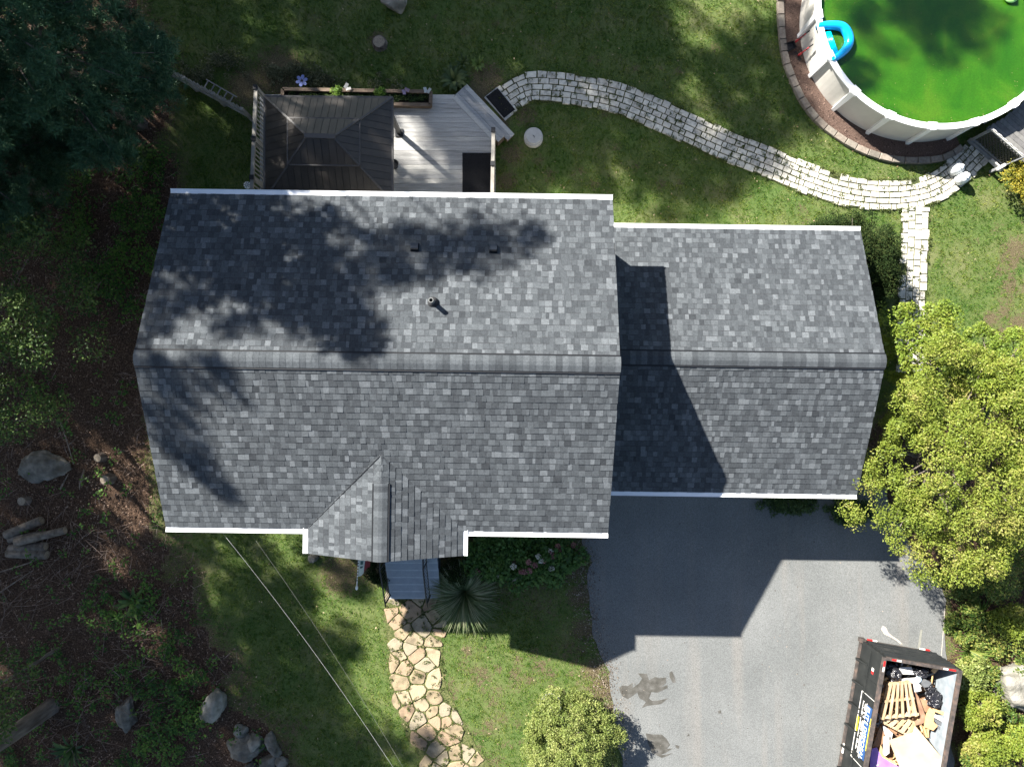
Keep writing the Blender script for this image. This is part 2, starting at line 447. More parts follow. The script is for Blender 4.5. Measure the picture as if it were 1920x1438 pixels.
# ------------------------------------------------------------------ driveway
M_asphalt = bpy.data.materials.new("weathered_asphalt"); M_asphalt.use_nodes = True
def asphalt_nodes(m):
    nt = m.node_tree; N, L = nt.nodes, nt.links; b = N["Principled BSDF"]
    b.inputs["Roughness"].default_value = .9; b.inputs["Specular IOR Level"].default_value = .2
    geo = N.new("ShaderNodeNewGeometry").outputs["Position"]
    def noise(s, st=(1, 1, 1), d=5):
        mp = N.new("ShaderNodeMapping"); mp.inputs["Scale"].default_value = st; L.new(geo, mp.inputs[0])
        n = N.new("ShaderNodeTexNoise"); n.inputs["Scale"].default_value = s; n.inputs["Detail"].default_value = d; L.new(mp.outputs[0], n.inputs["Vector"]); return n.outputs["Fac"]
    def ramp(f, st):
        c = N.new("ShaderNodeValToRGB"); e = c.color_ramp.elements
        while len(e) < len(st): e.new(.5)
        for k, (p, q) in zip(e, st): k.position = p; k.color = (*q, 1)
        L.new(f, c.inputs[0]); return c.outputs[0]
    base = ramp(noise(.5, d=6), [(.3, (.112, .117, .115)), (.7, (.145, .149, .146))])
    band = ramp(noise(1.5, (1, .07, 1), 4), [(.52, (0, 0, 0)), (.68, (1, 1, 1))])
    bx = N.new("ShaderNodeMix"); bx.data_type = 'RGBA'
    ml = N.new("ShaderNodeMath"); ml.operation = 'MULTIPLY'; L.new(band, ml.inputs[0]); ml.inputs[1].default_value = .3
    L.new(ml.outputs[0], bx.inputs[0]); L.new(base, bx.inputs[6]); bx.inputs[7].default_value = (.185, .165, .145, 1)
    sp = noise(46, d=4)
    mr = N.new("ShaderNodeMapRange"); mr.inputs[1].default_value = .3; mr.inputs[2].default_value = .72; mr.inputs[3].default_value = .70; mr.inputs[4].default_value = 1.36; L.new(sp, mr.inputs[0])
    vm = N.new("ShaderNodeVectorMath"); vm.operation = 'SCALE'; L.new(bx.outputs[2], vm.inputs[0]); L.new(mr.outputs[0], vm.inputs["Scale"])
    L.new(vm.outputs[0], b.inputs["Base Color"])
    bp = N.new("ShaderNodeBump"); bp.inputs["Strength"].default_value = .5; bp.inputs["Distance"].default_value = .012
    L.new(noise(60, d=4), bp.inputs["Height"]); L.new(bp.outputs[0], b.inputs["Normal"])
asphalt_nodes(M_asphalt)
def ragged(poly, step=.12, amp=.05, seed=1):
    out = []
    n = len(poly)
    for i in range(n):
        a, b = Vector(poly[i]), Vector(poly[(i + 1) % n]); L = (b - a).length; k = max(1, min(60, int(L / step)))
        for j in range(k):
            p = a.lerp(b, j / k)
            q = mnoise.noise_vector(Vector((p.x * 2.3, p.y * 2.3, seed)))
            out.append(Vector((p.x + q.x * amp, p.y + q.y * amp, p.z)))
    return out
from mathutils.geometry import tessellate_polygon
def sheet(mb, poly, z, mi=0, skirt=None):
    P = [Vector((p[0], p[1], z)) for p in poly]
    tri = tessellate_polygon([P])
    fs = []
    for t in tri:
        a, b, c = [P[i] for i in t]
        fs.append(t if (b - a).cross(c - a).z > 0 else t[::-1])
    mb.add(P, fs, mi)
    if skirt is not None:
        lo = [Vector((p.x, p.y, skirt)) for p in P]; n = len(P)
        mb.add(P + lo, [(i, i + n, (i + 1) % n + n, (i + 1) % n) for i in range(n)], mi)
driveway = thing("driveway", None, None, kind="structure")
mb = MB(); sheet(mb, ragged(ragged(drive_poly, amp=.10), step=.06, amp=.045, seed=9), .012, skirt=-.08); mb.build("asphalt_surface", M_asphalt, driveway)
M_stain = mat("oil_stain", [(.3, (.045, .043, .037)), (.5, (.068, .065, .057)), (.72, (.105, .102, .094))], scale=5, detail=8, rough=.8, fine=.3, fscale=60)
stains = [[(1160, 1292), (1166, 1285), (1178, 1286), (1186, 1280), (1187, 1290), (1197, 1282), (1203, 1272), (1197, 1263), (1212, 1262), (1215, 1274), (1228, 1268), (1236, 1271), (1249, 1270), (1249, 1280), (1240, 1287),
           (1251, 1284), (1252, 1290), (1232, 1298), (1220, 1298), (1217, 1310), (1222, 1314), (1255, 1309), (1240, 1318), (1204, 1326), (1212, 1316), (1200, 1308), (1196, 1298), (1178, 1310), (1168, 1304)],
          [(1256, 1262), (1261, 1258), (1267, 1272), (1268, 1279), (1262, 1280), (1256, 1270)],
          [(1210, 1374), (1228, 1378), (1240, 1378), (1250, 1386), (1257, 1396), (1250, 1402), (1262, 1403), (1238, 1414), (1262, 1412), (1240, 1420), (1222, 1412), (1215, 1394)],
          [(1266, 1396), (1273, 1398), (1272, 1405), (1267, 1402)], [(1346, 1334), (1352, 1332), (1353, 1338), (1347, 1338)], [(1288, 1380), (1291, 1374), (1293, 1380)],
          [(1501, 1239), (1504, 1238), (1504, 1242)], [(1506, 1282), (1510, 1281), (1510, 1285), (1506, 1286)], [(1452, 1105), (1455, 1105), (1454, 1109)], [(1463, 1345), (1466, 1345), (1465, 1348)]]
for s_ in stains:
    mb = MB(); sheet(mb, ragged([W(a, b, .016) for a, b in s_], step=.05, amp=.05, seed=4), .0165); mb.build("oil_stain", M_stain, driveway)
M_pale = mat("dried_spill", [(.3, (.30, .27, .23)), (.7, (.42, .38, .33))], scale=20, fine=.3)
mb = MB(); sheet(mb, PX([(1651, 1178), (1655, 1172), (1661, 1176), (1665, 1185), (1672, 1191), (1684, 1199), (1692, 1207), (1688, 1207), (1680, 1200), (1668, 1193), (1657, 1188)]), .0165)
mb.build("dried_spill", M_pale, driveway)
mb = MB(); sheet(mb, PX([(1770.2, 1140), (1771.8, 1140), (1767, 1205), (1764, 1240), (1762.6, 1240), (1766, 1200)]), .0165); mb.build("chalk_line", M_pale, driveway)
mb = MB(); sheet(mb, PX([(1725, 1180), (1729, 1180), (1725, 1215), (1720, 1215)]), .0165); mb.build("scuff_mark", mat("scuff", [(.4, (.17, .17, .15)), (.7, (.21, .21, .18))], scale=30), driveway)

# ------------------------------------------------------------------ mulch bed round the pool
bed_poly = list(edge_c) + [Vector((pool_c.x, pool_c.y - .5, 0)), Vector((pool_c.x, pool_c.y + 4, 0)), Vector((edge_c[0].x, pool_c.y + 4, 0))]
M_mulch = mat("bark_mulch", [(.25, (.035, .022, .017)), (.5, (.10, .064, .05)), (.7, (.17, .115, .09)), (.9, (.28, .2, .16))], scale=42, detail=6, bump=1, bscale=70, bdist=.03, rough=.95, dist=.8)
mb = MB(); sheet(mb, bed_poly, .02, skirt=-.08); mb.build("mulch_bed", M_mulch, kind="structure")

# ------------------------------------------------------------------ paver paths: every paver a part
M_joint = mat("path_joint", [(.3, (.035, .045, .014)), (.6, (.065, .08, .03)), (.8, (.12, .11, .06))], scale=30, bump=.6, rough=.95)
M_pav = [mat("concrete_paver", [(.25, tuple(c * .58 for c in q)), (.5, q), (.75, tuple(c * 1.15 for c in q))], scale=9, detail=8, bump=.45, bscale=60, bdist=.01, objrand=.25, fine=.12, fscale=70)
         for q in ((.50, .47, .40), (.56, .53, .45), (.43, .405, .345))]
def arc(c):
    s = [0]
    for i in range(1, len(c)): s.append(s[-1] + (c[i] - c[i - 1]).length)
    return s
def at_curve(c, S, s, o):
    s = min(max(s, 0), S[-1] - 1e-6)
    i = max(0, min(len(c) - 2, next((k for k in range(1, len(S)) if S[k] >= s), len(S) - 1) - 1))
    t = (s - S[i]) / (S[i + 1] - S[i] + 1e-9)
    d0 = (c[min(i + 1, len(c) - 1)] - c[max(i - 1, 0)]).normalized(); d1 = (c[min(i + 2, len(c) - 1)] - c[i]).normalized()
    d = d0.lerp(d1, t).normalized()
    p = c[i].lerp(c[i + 1], t)
    return Vector((p.x - d.y * o, p.y + d.x * o, 0))
def pave(root, c, hw, rows, rng, sskip=None, L0=.26, L1=.38):
    S = arc(c); n = 0; rw = 2 * hw / rows
    for r in range(rows):
        o0, o1 = -hw + r * rw, -hw + (r + 1) * rw
        s = -rng.random() * .3 if r % 2 else 0
        while s < S[-1] - .06:
            L = rng.uniform(L0, L1) if rng.random() > .14 else rng.uniform(.15, .2)
            a, b = max(s, 0), min(s + L, S[-1]); s += L
            if b - a < .08 or (sskip and sskip(a, b)): continue
            oo0, oo1 = o0, o1
            if r == 0: oo0 -= rng.uniform(-.03, .05)
            if r == rows - 1: oo1 += rng.uniform(-.03, .05)
            if r in (0, rows - 1) and rng.random() < .03: continue
            g = rng.uniform(.010, .020); zt = rng.uniform(.030, .044); tl = rng.uniform(-.004, .004)
            q = [at_curve(c, S, a + g, oo0 + g), at_curve(c, S, b - g, oo0 + g), at_curve(c, S, b - g, oo1 - g), at_curve(c, S, a + g, oo1 - g)]
            cen = sum(q, Vector()) / 4
            q = [p + Vector((rng.uniform(-.006, .006), rng.uniform(-.006, .006), 0)) for p in q]
            e = .012
            ins = [p.lerp(cen, e / max(.05, (p - cen).length)) for p in q]
            m = MB()
            lo = [Vector((p.x, p.y, -.02)) for p in q]; md = [Vector((p.x, p.y, zt - .008 + tl * k)) for k, p in zip((1, -1, -1, 1), q)]; hi = [Vector((p.x, p.y, zt + tl * k)) for k, p in zip((1, -1, -1, 1), ins)]
            m.add(lo + md + hi, [(i, (i + 1) % 4, (i + 1) % 4 + 4, i + 4) for i in range(4)] + [(i + 4, (i + 1) % 4 + 4, (i + 1) % 4 + 8, i + 8) for i in range(4)] + [(8, 9, 10, 11)])
            m.build("paver", rng.choices(M_pav, (5, 4, 3))[0], root); n += 1
    return n
rp = random.Random(5)
paver_path = thing("paver_path", None, None, kind="structure")
mb = MB(); sheet(mb, ragged(path_poly, amp=.05), .006, skirt=-.07); mb.build("path_bed", M_joint, paver_path)
n1 = pave(paver_path, path_c, PATH_HW, 5, rp)
branch_path = thing("branch_path", None, None, kind="structure")
mb = MB(); sheet(mb, ragged(branch_poly, amp=.04), .0095, skirt=-.07); mb.build("path_bed", M_joint, branch_path)
n2 = pave(branch_path, branch_c, .42, 4, rp)

# pool edging stones
M_edge = [mat("edging_block", [(.3, tuple(c * .75 for c in q)), (.7, tuple(c * 1.2 for c in q))], scale=14, detail=7, bump=.6, bscale=50, bdist=.015, objrand=.35) for q in ((.17, .15, .125), (.20, .17, .14))]
edging = thing("edging_border", "curved border of tan concrete edging blocks around the mulch bed by the pool", "edging", (edge_c[20].x, edge_c[20].y, 0))
S = arc(edge_c); s = 0; k = 0
while s < S[-1] - .1:
    L = rp.uniform(.36, .42); b = min(s + L, S[-1]); q = [at_curve(edge_c, S, s + .006, -.1), at_curve(edge_c, S, b - .012, -.1), at_curve(edge_c, S, b - .004, .1), at_curve(edge_c, S, s + .016, .1)]
    zt = .11 + rp.uniform(-.012, .012); cen = sum(q, Vector()) / 4
    m = MB(); ins = [p.lerp(cen, .08) for p in q]
    m.add([Vector((p.x, p.y, -.05)) for p in q] + [Vector((p.x, p.y, zt - .02)) for p in q] + [Vector((p.x, p.y, zt)) for p in ins],
          [(i, (i + 1) % 4, (i + 1) % 4 + 4, i + 4) for i in range(4)] + [(i + 4, (i + 1) % 4 + 4, (i + 1) % 4 + 8, i + 8) for i in range(4)] + [(8, 9, 10, 11)])
    m.build("edging_block", M_edge[k % 2], edging); s = b; k += 1

# ------------------------------------------------------------------ flagstone path (cells of a jittered grid cut by half planes)
def clip_half(poly, p, n):
    out = []
    for i in range(len(poly)):
        a, b = poly[i], poly[(i + 1) % len(poly)]
        da, db = (a - p).dot(n), (b - p).dot(n)
        if da <= 0: out.append(a)
        if (da < 0 < db) or (db < 0 < da): out.append(a.lerp(b, da / (da - db)))
    return out
M_moss = mat('mossy_soil', [(.3, (.03, .04, .012)), (.5, (.075, .088, .028)), (.7, (.14, .13, .06))], scale=18, detail=6, bump=1, bscale=40, rough=.95)
def flagstones():
    fp = thing("flagstone_path", None, None, kind="structure")
    rng = random.Random(21); M_f = [mat("flagstone", [(.25, tuple(c * .55 for c in q)), (.5, q), (.78, tuple(c * 1.2 for c in q))], scale=4, detail=8, bump=.5, bscale=26, bdist=.02, objrand=.3, fine=.1)
         for q in ((.255, .2, .125), (.285, .23, .15), (.255, .185, .12), (.235, .2, .14))]
    jm = MB(); sheet(jm, ragged(flag_poly, amp=.07), -.0105); jm.build('joint_fill', M_moss, fp)
    P = [Vector((p.x, p.y)) for p in flag_poly]
    x0, x1 = min(p.x for p in P), max(p.x for p in P); y0, y1 = min(p.y for p in P), max(p.y for p in P)
    seeds = []
    y = y1
    while y > y0 - .3:
        x = x0 - .3
        while x < x1 + .3:
            q = Vector((x + rng.uniform(-.25, .25), y + rng.uniform(-.22, .22)))
            if all((q - t_).length > .24 for t_ in seeds): seeds.append(q)
            x += .43
        y -= .40
    sd = sdist(np.array([s.x for s in seeds]), np.array([s.y for s in seeds]), P)
    n = 0
    for i, s in enumerate(seeds):
        if sd[i] < -.02: continue
        cell = [s + Vector(v) for v in ((-.6, -.6), (.6, -.6), (.6, .6), (-.6, .6))]
        for j, t in enumerate(seeds):
            if j != i and (t - s).length < 1.2:
                cell = clip_half(cell, (s + t) / 2, (t - s).normalized())
        # keep inside the path outline (pull points that lie outside back along the line to the seed)
        if len(cell) < 3: continue
        d = sdist(np.array([c.x for c in cell]), np.array([c.y for c in cell]), P)
        cell = [c if dd > -.06 else s.lerp(c, .62) for c, dd in zip(cell, d)]
        ar = abs(sum(cell[k].x * cell[(k + 1) % len(cell)].y - cell[(k + 1) % len(cell)].x * cell[k].y for k in range(len(cell)))) / 2
        lower = s.y < W(0, 1300).y
        if ar < .02 or (lower and rng.random() < .06): continue
        cen = sum(cell, Vector((0, 0))) / len(cell)
        g = rng.uniform(.012, .022) * (1.35 if lower else 1)
        sh = [cen + (c - cen) * max(.3, 1 - g / max(.06, (c - cen).length) * 1.3) for c in cell]
        rd = []
        for k in range(len(sh)):
            a, b, c = sh[k - 1], sh[k], sh[(k + 1) % len(sh)]
            rd += [b.lerp(a, rng.uniform(.10, .2)), (a + b * 12 + c) / 14 + Vector((rng.uniform(-.014, .014), rng.uniform(-.014, .014))), b.lerp(c, rng.uniform(.1, .2)), b.lerp(c, .5) + Vector((rng.uniform(-.012, .012), rng.uniform(-.012, .012)))]
        z = rng.uniform(.016, .03); m = MB(); nn = len(rd)
        ins = [cen + (c - cen) * .95 for c in rd]
        m.add([(c.x, c.y, -.05) for c in rd] + [(c.x, c.y, z - .012) for c in rd] + [(c.x, c.y, z + rng.uniform(-.003, .003)) for c in ins],
              [(k, (k + 1) % nn, (k + 1) % nn + nn, k + nn) for k in range(nn)] + [(k + nn, (k + 1) % nn + nn, (k + 1) % nn + 2 * nn, k + 2 * nn) for k in range(nn)] + [tuple(range(2 * nn, 3 * nn))])
        m.build("flagstone", rng.choice(M_f), fp); n += 1
    return n
n3 = flagstones()
print("pavers", n1, n2, "flagstones", n3)
# ------------------------------------------------------------------ the house
TH = R(-0.8)
HC = Vector((-2.922, .4315, 0))
PITCH = .386
house = thing("house", "house with charcoal shingle gable roofs, lower garage wing and white gutters", "house", HC, TH)
HM = MW[house]
shade = [(.031, .0345, .0385), (.0415, .0462, .0510), (.053, .0590, .0645), (.070, .0775, .084), (.096, .105, .113)]
M_sh = [mat("asphalt_shingle", [(.3, tuple(c * .86 for c in q)), (.7, tuple(c * 1.14 for c in q))], scale=16, detail=4, bump=.35, bscale=170, bdist=.006, fine=.3, fscale=90, rough=.95, spec=.12, coord='O') for q in shade]
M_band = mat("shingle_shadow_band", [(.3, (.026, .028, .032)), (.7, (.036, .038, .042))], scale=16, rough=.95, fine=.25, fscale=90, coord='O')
M_black = flat("black_trim", (.012, .013, .015), rough=.5)
M_gut = mat("white_aluminium", [(.3, (.74, .75, .76)), (.7, (.80, .80, .80))], scale=3, rough=.4, spec=.4)
M_side = mat("vinyl_siding", [(.3, (.50, .49, .45)), (.7, (.56, .55, .51))], scale=2, rough=.6)
M_under = flat("roof_deck", (.05, .05, .05))
M_glass = mat("window_glass", [(.3, (.02, .025, .03)), (.7, (.035, .04, .045))], scale=1, rough=.08, spec=.6)
RAISE = .028
tabs = []     # (root, list of 8 verts in house space, material index, projected size)
def slope(root, O, u, s, Lu, Ls, expo, rng, keep=None):
    """shingle tabs on a slope: O eave corner, u along the eave, s up the slope (unit), all in house space"""
    O, u, s = Vector(O), Vector(u), Vector(s)
    n = u.cross(s).normalized()
    if n.z < 0: n = -n
    t = 0.0
    while t < Ls - .02:
        a = -rng.uniform(0, .2); t1 = min(t + expo, Ls)
        last = 2
        while a < Lu:
            w = rng.choice((.07, .10, .12, .13, .14, .16, .18))
            mi = rng.choices((0, 1, 2, 3, 4), (1, 20, 40, 26, 11))[0]
            if mi == last and rng.random() < .55: mi = rng.choice((1, 2, 3))
            last = mi
            x0, x1 = max(a, 0), min(a + w, Lu); a += w
            if x1 - x0 < .02: continue
            if keep and not keep((x0 + x1) / 2, (t + t1) / 2): continue
            th = rng.choice((.006, .013, .013, .016))
            g = .0015
            up = min(t1 + .015, Ls)
            q = [O + u * (x0 + g) + s * t, O + u * (x1 - g) + s * t, O + u * (x1 - g) + s * up, O + u * (x0 + g) + s * up]
            lo = [p - n * .006 for p in q]
            hi = [q[0] + n * th, q[1] + n * th, q[2] + n * .002, q[3] + n * .002]
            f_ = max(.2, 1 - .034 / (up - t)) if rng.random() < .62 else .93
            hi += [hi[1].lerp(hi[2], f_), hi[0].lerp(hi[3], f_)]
            c = HM @ (sum(q, Vector()) / 4)
            tabs.append((root, lo + hi, mi, (x1 - x0) * (t1 - t) / (CAM_H - c.z) ** 2 * (1 if keep is None else .98)))
        t += expo
def roof_slab(mb, a, b, c, d, th=.16):
    """quad a b c d (eave, eave, ridge, ridge) in house space, given thickness downwards"""
    P = [Vector(p) for p in (a, b, c, d)]
    mb.hexa([p - Vector((0, 0, th)) for p in P], [p - Vector((0, 0, .005)) for p in P])
rr = random.Random(3)
def gable(name, x0, x1, yc, hd, ze, seed):
    rise = hd * PITCH; zr = ze + rise; Ls = math.hypot(hd, rise)
    mb = MB()
    roof_slab(mb, (x0, yc + hd, ze), (x1, yc + hd, ze), (x1, yc, zr), (x0, yc, zr)); roof_slab(mb, (x1, yc - hd, ze), (x0, yc - hd, ze), (x0, yc, zr), (x1, yc, zr))
    root = mb.build(name, M_under, house, local=True)
    nc = round(Ls / .153); ex = Ls / nc
    slope(root, (x0, yc + hd, ze), (1, 0, 0), Vector((0, -hd, rise)) / Ls, x1 - x0, Ls, ex, rr)
    slope(root, (x0, yc - hd, ze), (1, 0, 0), Vector((0, hd, rise)) / Ls, x1 - x0, Ls, ex, rr)
    return root, zr
MX0, MX1, MHD, MZE = -5.265, 5.265, 3.96, 5.2
main_roof, MZR = gable("main_roof", MX0, MX1, .05, MHD, MZE, 1)
GX1, GYC, GHD, GZE = 12.27, .30, 3.55, 3.0
garage_roof, GZR = gable("garage_roof", 4.93, GX1, GYC, GHD, GZE, 2)
# cross gable over the entry
CX, CHW, CY0, CY1 = -.03, 1.84, -4.50, -2.0
cr_ = CHW * PITCH; CLs = math.hypot(CHW, cr_)
mb = MB()
CZE = MZE + .012
roof_slab(mb, (CX - CHW, CY0, CZE), (CX - CHW, -3.5, CZE), (CX, CY1, CZE + cr_), (CX, CY0, CZE + cr_)); roof_slab(mb, (CX + CHW, -3.5, CZE), (CX + CHW, CY0, CZE), (CX, CY0, CZE + cr_), (CX, CY1, CZE + cr_))
porch_roof = mb.build("porch_roof", M_under, house, local=True)
def keepv(a, t):
    x = t / CLs * CHW                 # distance in from the eave
    y = CY0 + a
    zc = CZE + x * PITCH
    return zc > MZE + (y - (.05 - MHD)) * PITCH - .035
slope(porch_roof, (CX - CHW, CY0, CZE), (0, 1, 0), Vector((CHW, 0, cr_)) / CLs, 2.9, CLs, .149, rr, keepv)
slope(porch_roof, (CX + CHW, CY0, CZE), (0, 1, 0), Vector((-CHW, 0, cr_)) / CLs, 2.9, CLs, .149, rr, keepv)
# the 300 largest shingles are sub-parts, the rest one mass per roof
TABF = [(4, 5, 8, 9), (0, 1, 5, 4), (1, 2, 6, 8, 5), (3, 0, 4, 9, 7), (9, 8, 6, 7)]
order = sorted(range(len(tabs)), key=lambda i: -tabs[i][3])
top = set(order[:300])
rest = {}
for i, (root, vs, mi, sz) in enumerate(tabs):
    if i in top:
        m = MB(); c = sum(vs[:8], Vector()) / 8
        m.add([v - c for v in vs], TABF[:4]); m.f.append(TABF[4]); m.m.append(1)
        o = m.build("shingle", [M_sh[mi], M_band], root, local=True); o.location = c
    else:
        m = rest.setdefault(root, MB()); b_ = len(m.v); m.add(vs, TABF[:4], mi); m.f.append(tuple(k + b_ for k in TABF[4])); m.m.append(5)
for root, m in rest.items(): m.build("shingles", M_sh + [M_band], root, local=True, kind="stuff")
print("shingle tabs", len(tabs))
# ridge vents with their cap shingles
def ridge(root, a, b, hw, fall, rng, lift=.03):
    """cap pieces from a to b (house space); `fall` = slope drop vector for each side (unit horizontal dir)"""
    a, b = Vector(a), Vector(b); d = (b - a).normalized(); side = Vector((-d.y, d.x, 0)); L = (b - a).length
    m = MB()
    for sg in (-1, 1):                # dark vent filler with its raised edge on each side of the ridge
        p0, p1 = a + side * sg * (hw + .018) - Vector((0, 0, PITCH * (hw + .018))), b + side * sg * (hw + .018) - Vector((0, 0, PITCH * (hw + .018)))
        m.bar(p0 + Vector((0, 0, lift * .45)), p1 + Vector((0, 0, lift * .45)), .04 if sg > 0 else .05, lift * .8)
    m.build("ridge_vent", M_black, root, local=True)
    s = 0; k = 0
    while s < L - .02:
        w = rng.uniform(.135, .15); e = min(s + w, L); th0, th1 = lift + .004, lift
        vs = []
        prof = [(-hw, -PITCH * hw), (-hw * .42, -PITCH * hw * .42 - .004), (-.04, -.022), (.04, -.022), (hw * .42, -PITCH * hw * .42 - .004), (hw, -PITCH * hw)]
        for t, th in ((s + .0015, th1), (e + .012, th0)):
            for o_, z_ in prof: vs.append(a + d * t + side * o_ + Vector((0, 0, z_ + th)))
        for t in (s + .0015, e + .012):
            for o_, z_ in prof: vs.append(a + d * t + side * o_ + Vector((0, 0, z_ + .012)))
        fs = [(i, i + 1, i + 7, i + 6) for i in range(5)]
        fs = [f[::-1] for f in fs] + [(0, 6, 18, 12), (5, 17, 23, 11)] + [(i + 6, i + 7, i + 19, i + 18) for i in range(5)] + [(i, i + 12, i + 13, i + 1) for i in range(5)]
        mm = MB().add(vs, fs); mm.build("ridge_cap", M_sh[rng.choices((0, 1, 2, 3, 4), (0, 3, 6, 4, 0))[0]], root, local=True); s = e; k += 1
ridge(main_roof, (MX0, .05, MZR), (MX1, .05, MZR), .17, None, rr)
ridge(garage_roof, (MX1 + .02, GYC, GZR), (GX1, GYC, GZR), .17, None, rr)
ridge(porch_roof, (CX, CY0, CZE + cr_), (CX, CY0 + 1.78, CZE + cr_), .16, None, rr)
mb = MB()
for k in range(4):
    y = CY0 + 1.80 + k * .14; zz = CZE + cr_ + .014
    mb.add([(CX - .15, y, zz - .058), (CX, y, zz), (CX + .15, y, zz - .058), (CX - .15, y + .137, zz - .066), (CX, y + .137, zz - .008), (CX + .15, y + .137, zz - .066)], [(0, 1, 4, 3), (1, 2, 5, 4)], 2 + k % 2)
mb.build("hip_cap", M_sh, porch_roof, local=True)
MB().bar((CX - CHW + .02, .05 - MHD + .03, MZE + .026), (CX - .03, .05 - MHD + CHW - .02, MZE + cr_ + .02), .02, .012).build('valley_edge', M_black, porch_roof, local=True)
# gutters in lengths
def gutter(p0, p1, out, n):
    p0, p1, out = Vector(p0), Vector(p1), Vector(out)
    for k in range(n):
        a, b = p0.lerp(p1, k / n), p0.lerp(p1, (k + 1) / n)
        d = (b - a).normalized() * .002
        a, b = a + d, b - d
        prof = [(0, -.10), (.085, -.10), (.112, -.03), (.112, .012), (.098, .012), (.096, .0), (.01, -.008), (0, -.008)]
        m = MB(); m.hexa([a + out * x + Vector((0, 0, z)) for x, z in prof], [b + out * x + Vector((0, 0, z)) for x, z in prof]); m.build("gutter", M_gut, house, local=True)
gutter((MX0, .05 + MHD + .006, MZE), (MX1, .05 + MHD + .006, MZE), (0, 1, 0), 4)
gutter((MX0, .05 - MHD - .006, MZE), (CX - CHW - .12, .05 - MHD - .006, MZE), (0, -1, 0), 1)
gutter((CX + CHW + .12, .05 - MHD - .006, MZE), (MX1, .05 - MHD - .006, MZE), (0, -1, 0), 1)
gutter((CX - CHW - .006, CY0, CZE), (CX - CHW - .006, .05 - MHD + .02, CZE), (-1, 0, 0), 1)
gutter((CX + CHW + .006, CY0, CZE), (CX + CHW + .006, .05 - MHD + .02, CZE), (1, 0, 0), 1)
gutter((MX1 + .01, GYC + GHD + .006, GZE), (GX1, GYC + GHD + .006, GZE), (0, 1, 0), 2)
gutter((4.95, GYC - GHD - .006, GZE), (GX1, GYC - GHD - .006, GZE), (0, -1, 0), 3)
# rake boards
def rake(p, q):
    m = MB(); m.bar(Vector(p) - Vector((0, 0, .1)), Vector(q) - Vector((0, 0, .1)), .025, .17); m.build("rake_board", M_gut, house, local=True)
for x, yc, hd, ze, zr in ((MX0 + .016, .05, MHD, MZE, MZR), (MX1 - .016, .05, MHD, MZE, MZR), (GX1 - .016, GYC, GHD, GZE, GZR)):
    rake((x, yc + hd - .03, ze), (x, yc, zr)); rake((x, yc - hd + .03, ze), (x, yc, zr))
# walls
def walls(x0, x1, y0, y1, ze, zr, yc, ov):
    m = MB(); top = lambda y: zr - abs(y - yc) * PITCH - .19
    for x in (x0, x1):
        pts = [(x, y0, 0), (x, y1, 0), (x, y1, top(y1)), (x, yc, top(yc)), (x, y0, top(y0))]
        m.hexa([Vector(p) for p in pts], [Vector(p) + Vector((.1 if x == x0 else -.1, 0, 0)) for p in pts])
    for y, sg in ((y0, 1), (y1, -1)):
        m.box(((x0 + x1) / 2, y + sg * .05, top(y) / 2), (x1 - x0 - .2, .1, top(y) - .02))
    m.build("wall", M_side, house, local=True)
walls(MX0 + .3, MX1 - .3, .05 - MHD + .38, .05 + MHD - .38, MZE, MZR, .05, .3)
walls(MX1 - .29, GX1 - .3, GYC - GHD + .33, GYC + GHD - .33, GZE, GZR, GYC, .3)
mb = MB(); mb.box((CX, -3.75, 2.5), (3.1, .55, 4.9)); mb.build("entry_wall", M_side, house, local=True)
mb = MB(); mb.hexa([(CX - 1.7, -4.10, CZE - .12), (CX + 1.7, -4.10, CZE - .12), (CX, -4.10, CZE + .55)], [(CX - 1.7, -4.02, CZE - .12), (CX + 1.7, -4.02, CZE - .12), (CX, -4.02, CZE + .55)]); mb.build("entry_gable", M_side, house, local=True)
def opening(name, c, w, h, ny, inner):
    f = MB()
    for dx in (-1, 1): f.box((c[0] + dx * w / 2, c[1], c[2]), (.09, .07, h + .09))
    for dz in (-1, 1): f.box((c[0], c[1] + .001, c[2] + dz * h / 2), (w - .09, .07, .09))
    fr = f.build(name, M_gut, house, local=True)
    p = MB(); p.box((c[0], c[1], c[2]), (w - .1, .03, h - .1)); p.build(inner, M_glass if inner == "pane" else M_gut, fr, local=True)
yf, yb = .05 - MHD + .38 - .02, .05 + MHD - .38 + .02
for x in (-3.6, 3.2):
    opening("window", (x, yf, 3.9), 1.5, 1.2, -1, "pane"); opening("window", (x, yf, 1.3), 1.2, .8, -1, "pane"); opening("window", (x, yb, 3.9), 1.3, 1.2, 1, "pane")
opening("door", (CX, -4.05, 1.95), 1.0, 2.0, -1, "door_panel")
for x in (7.0, 10.1): opening("garage_door", (x, GYC - GHD + .31, 1.1), 2.6, 2.1, -1, "door_panel")
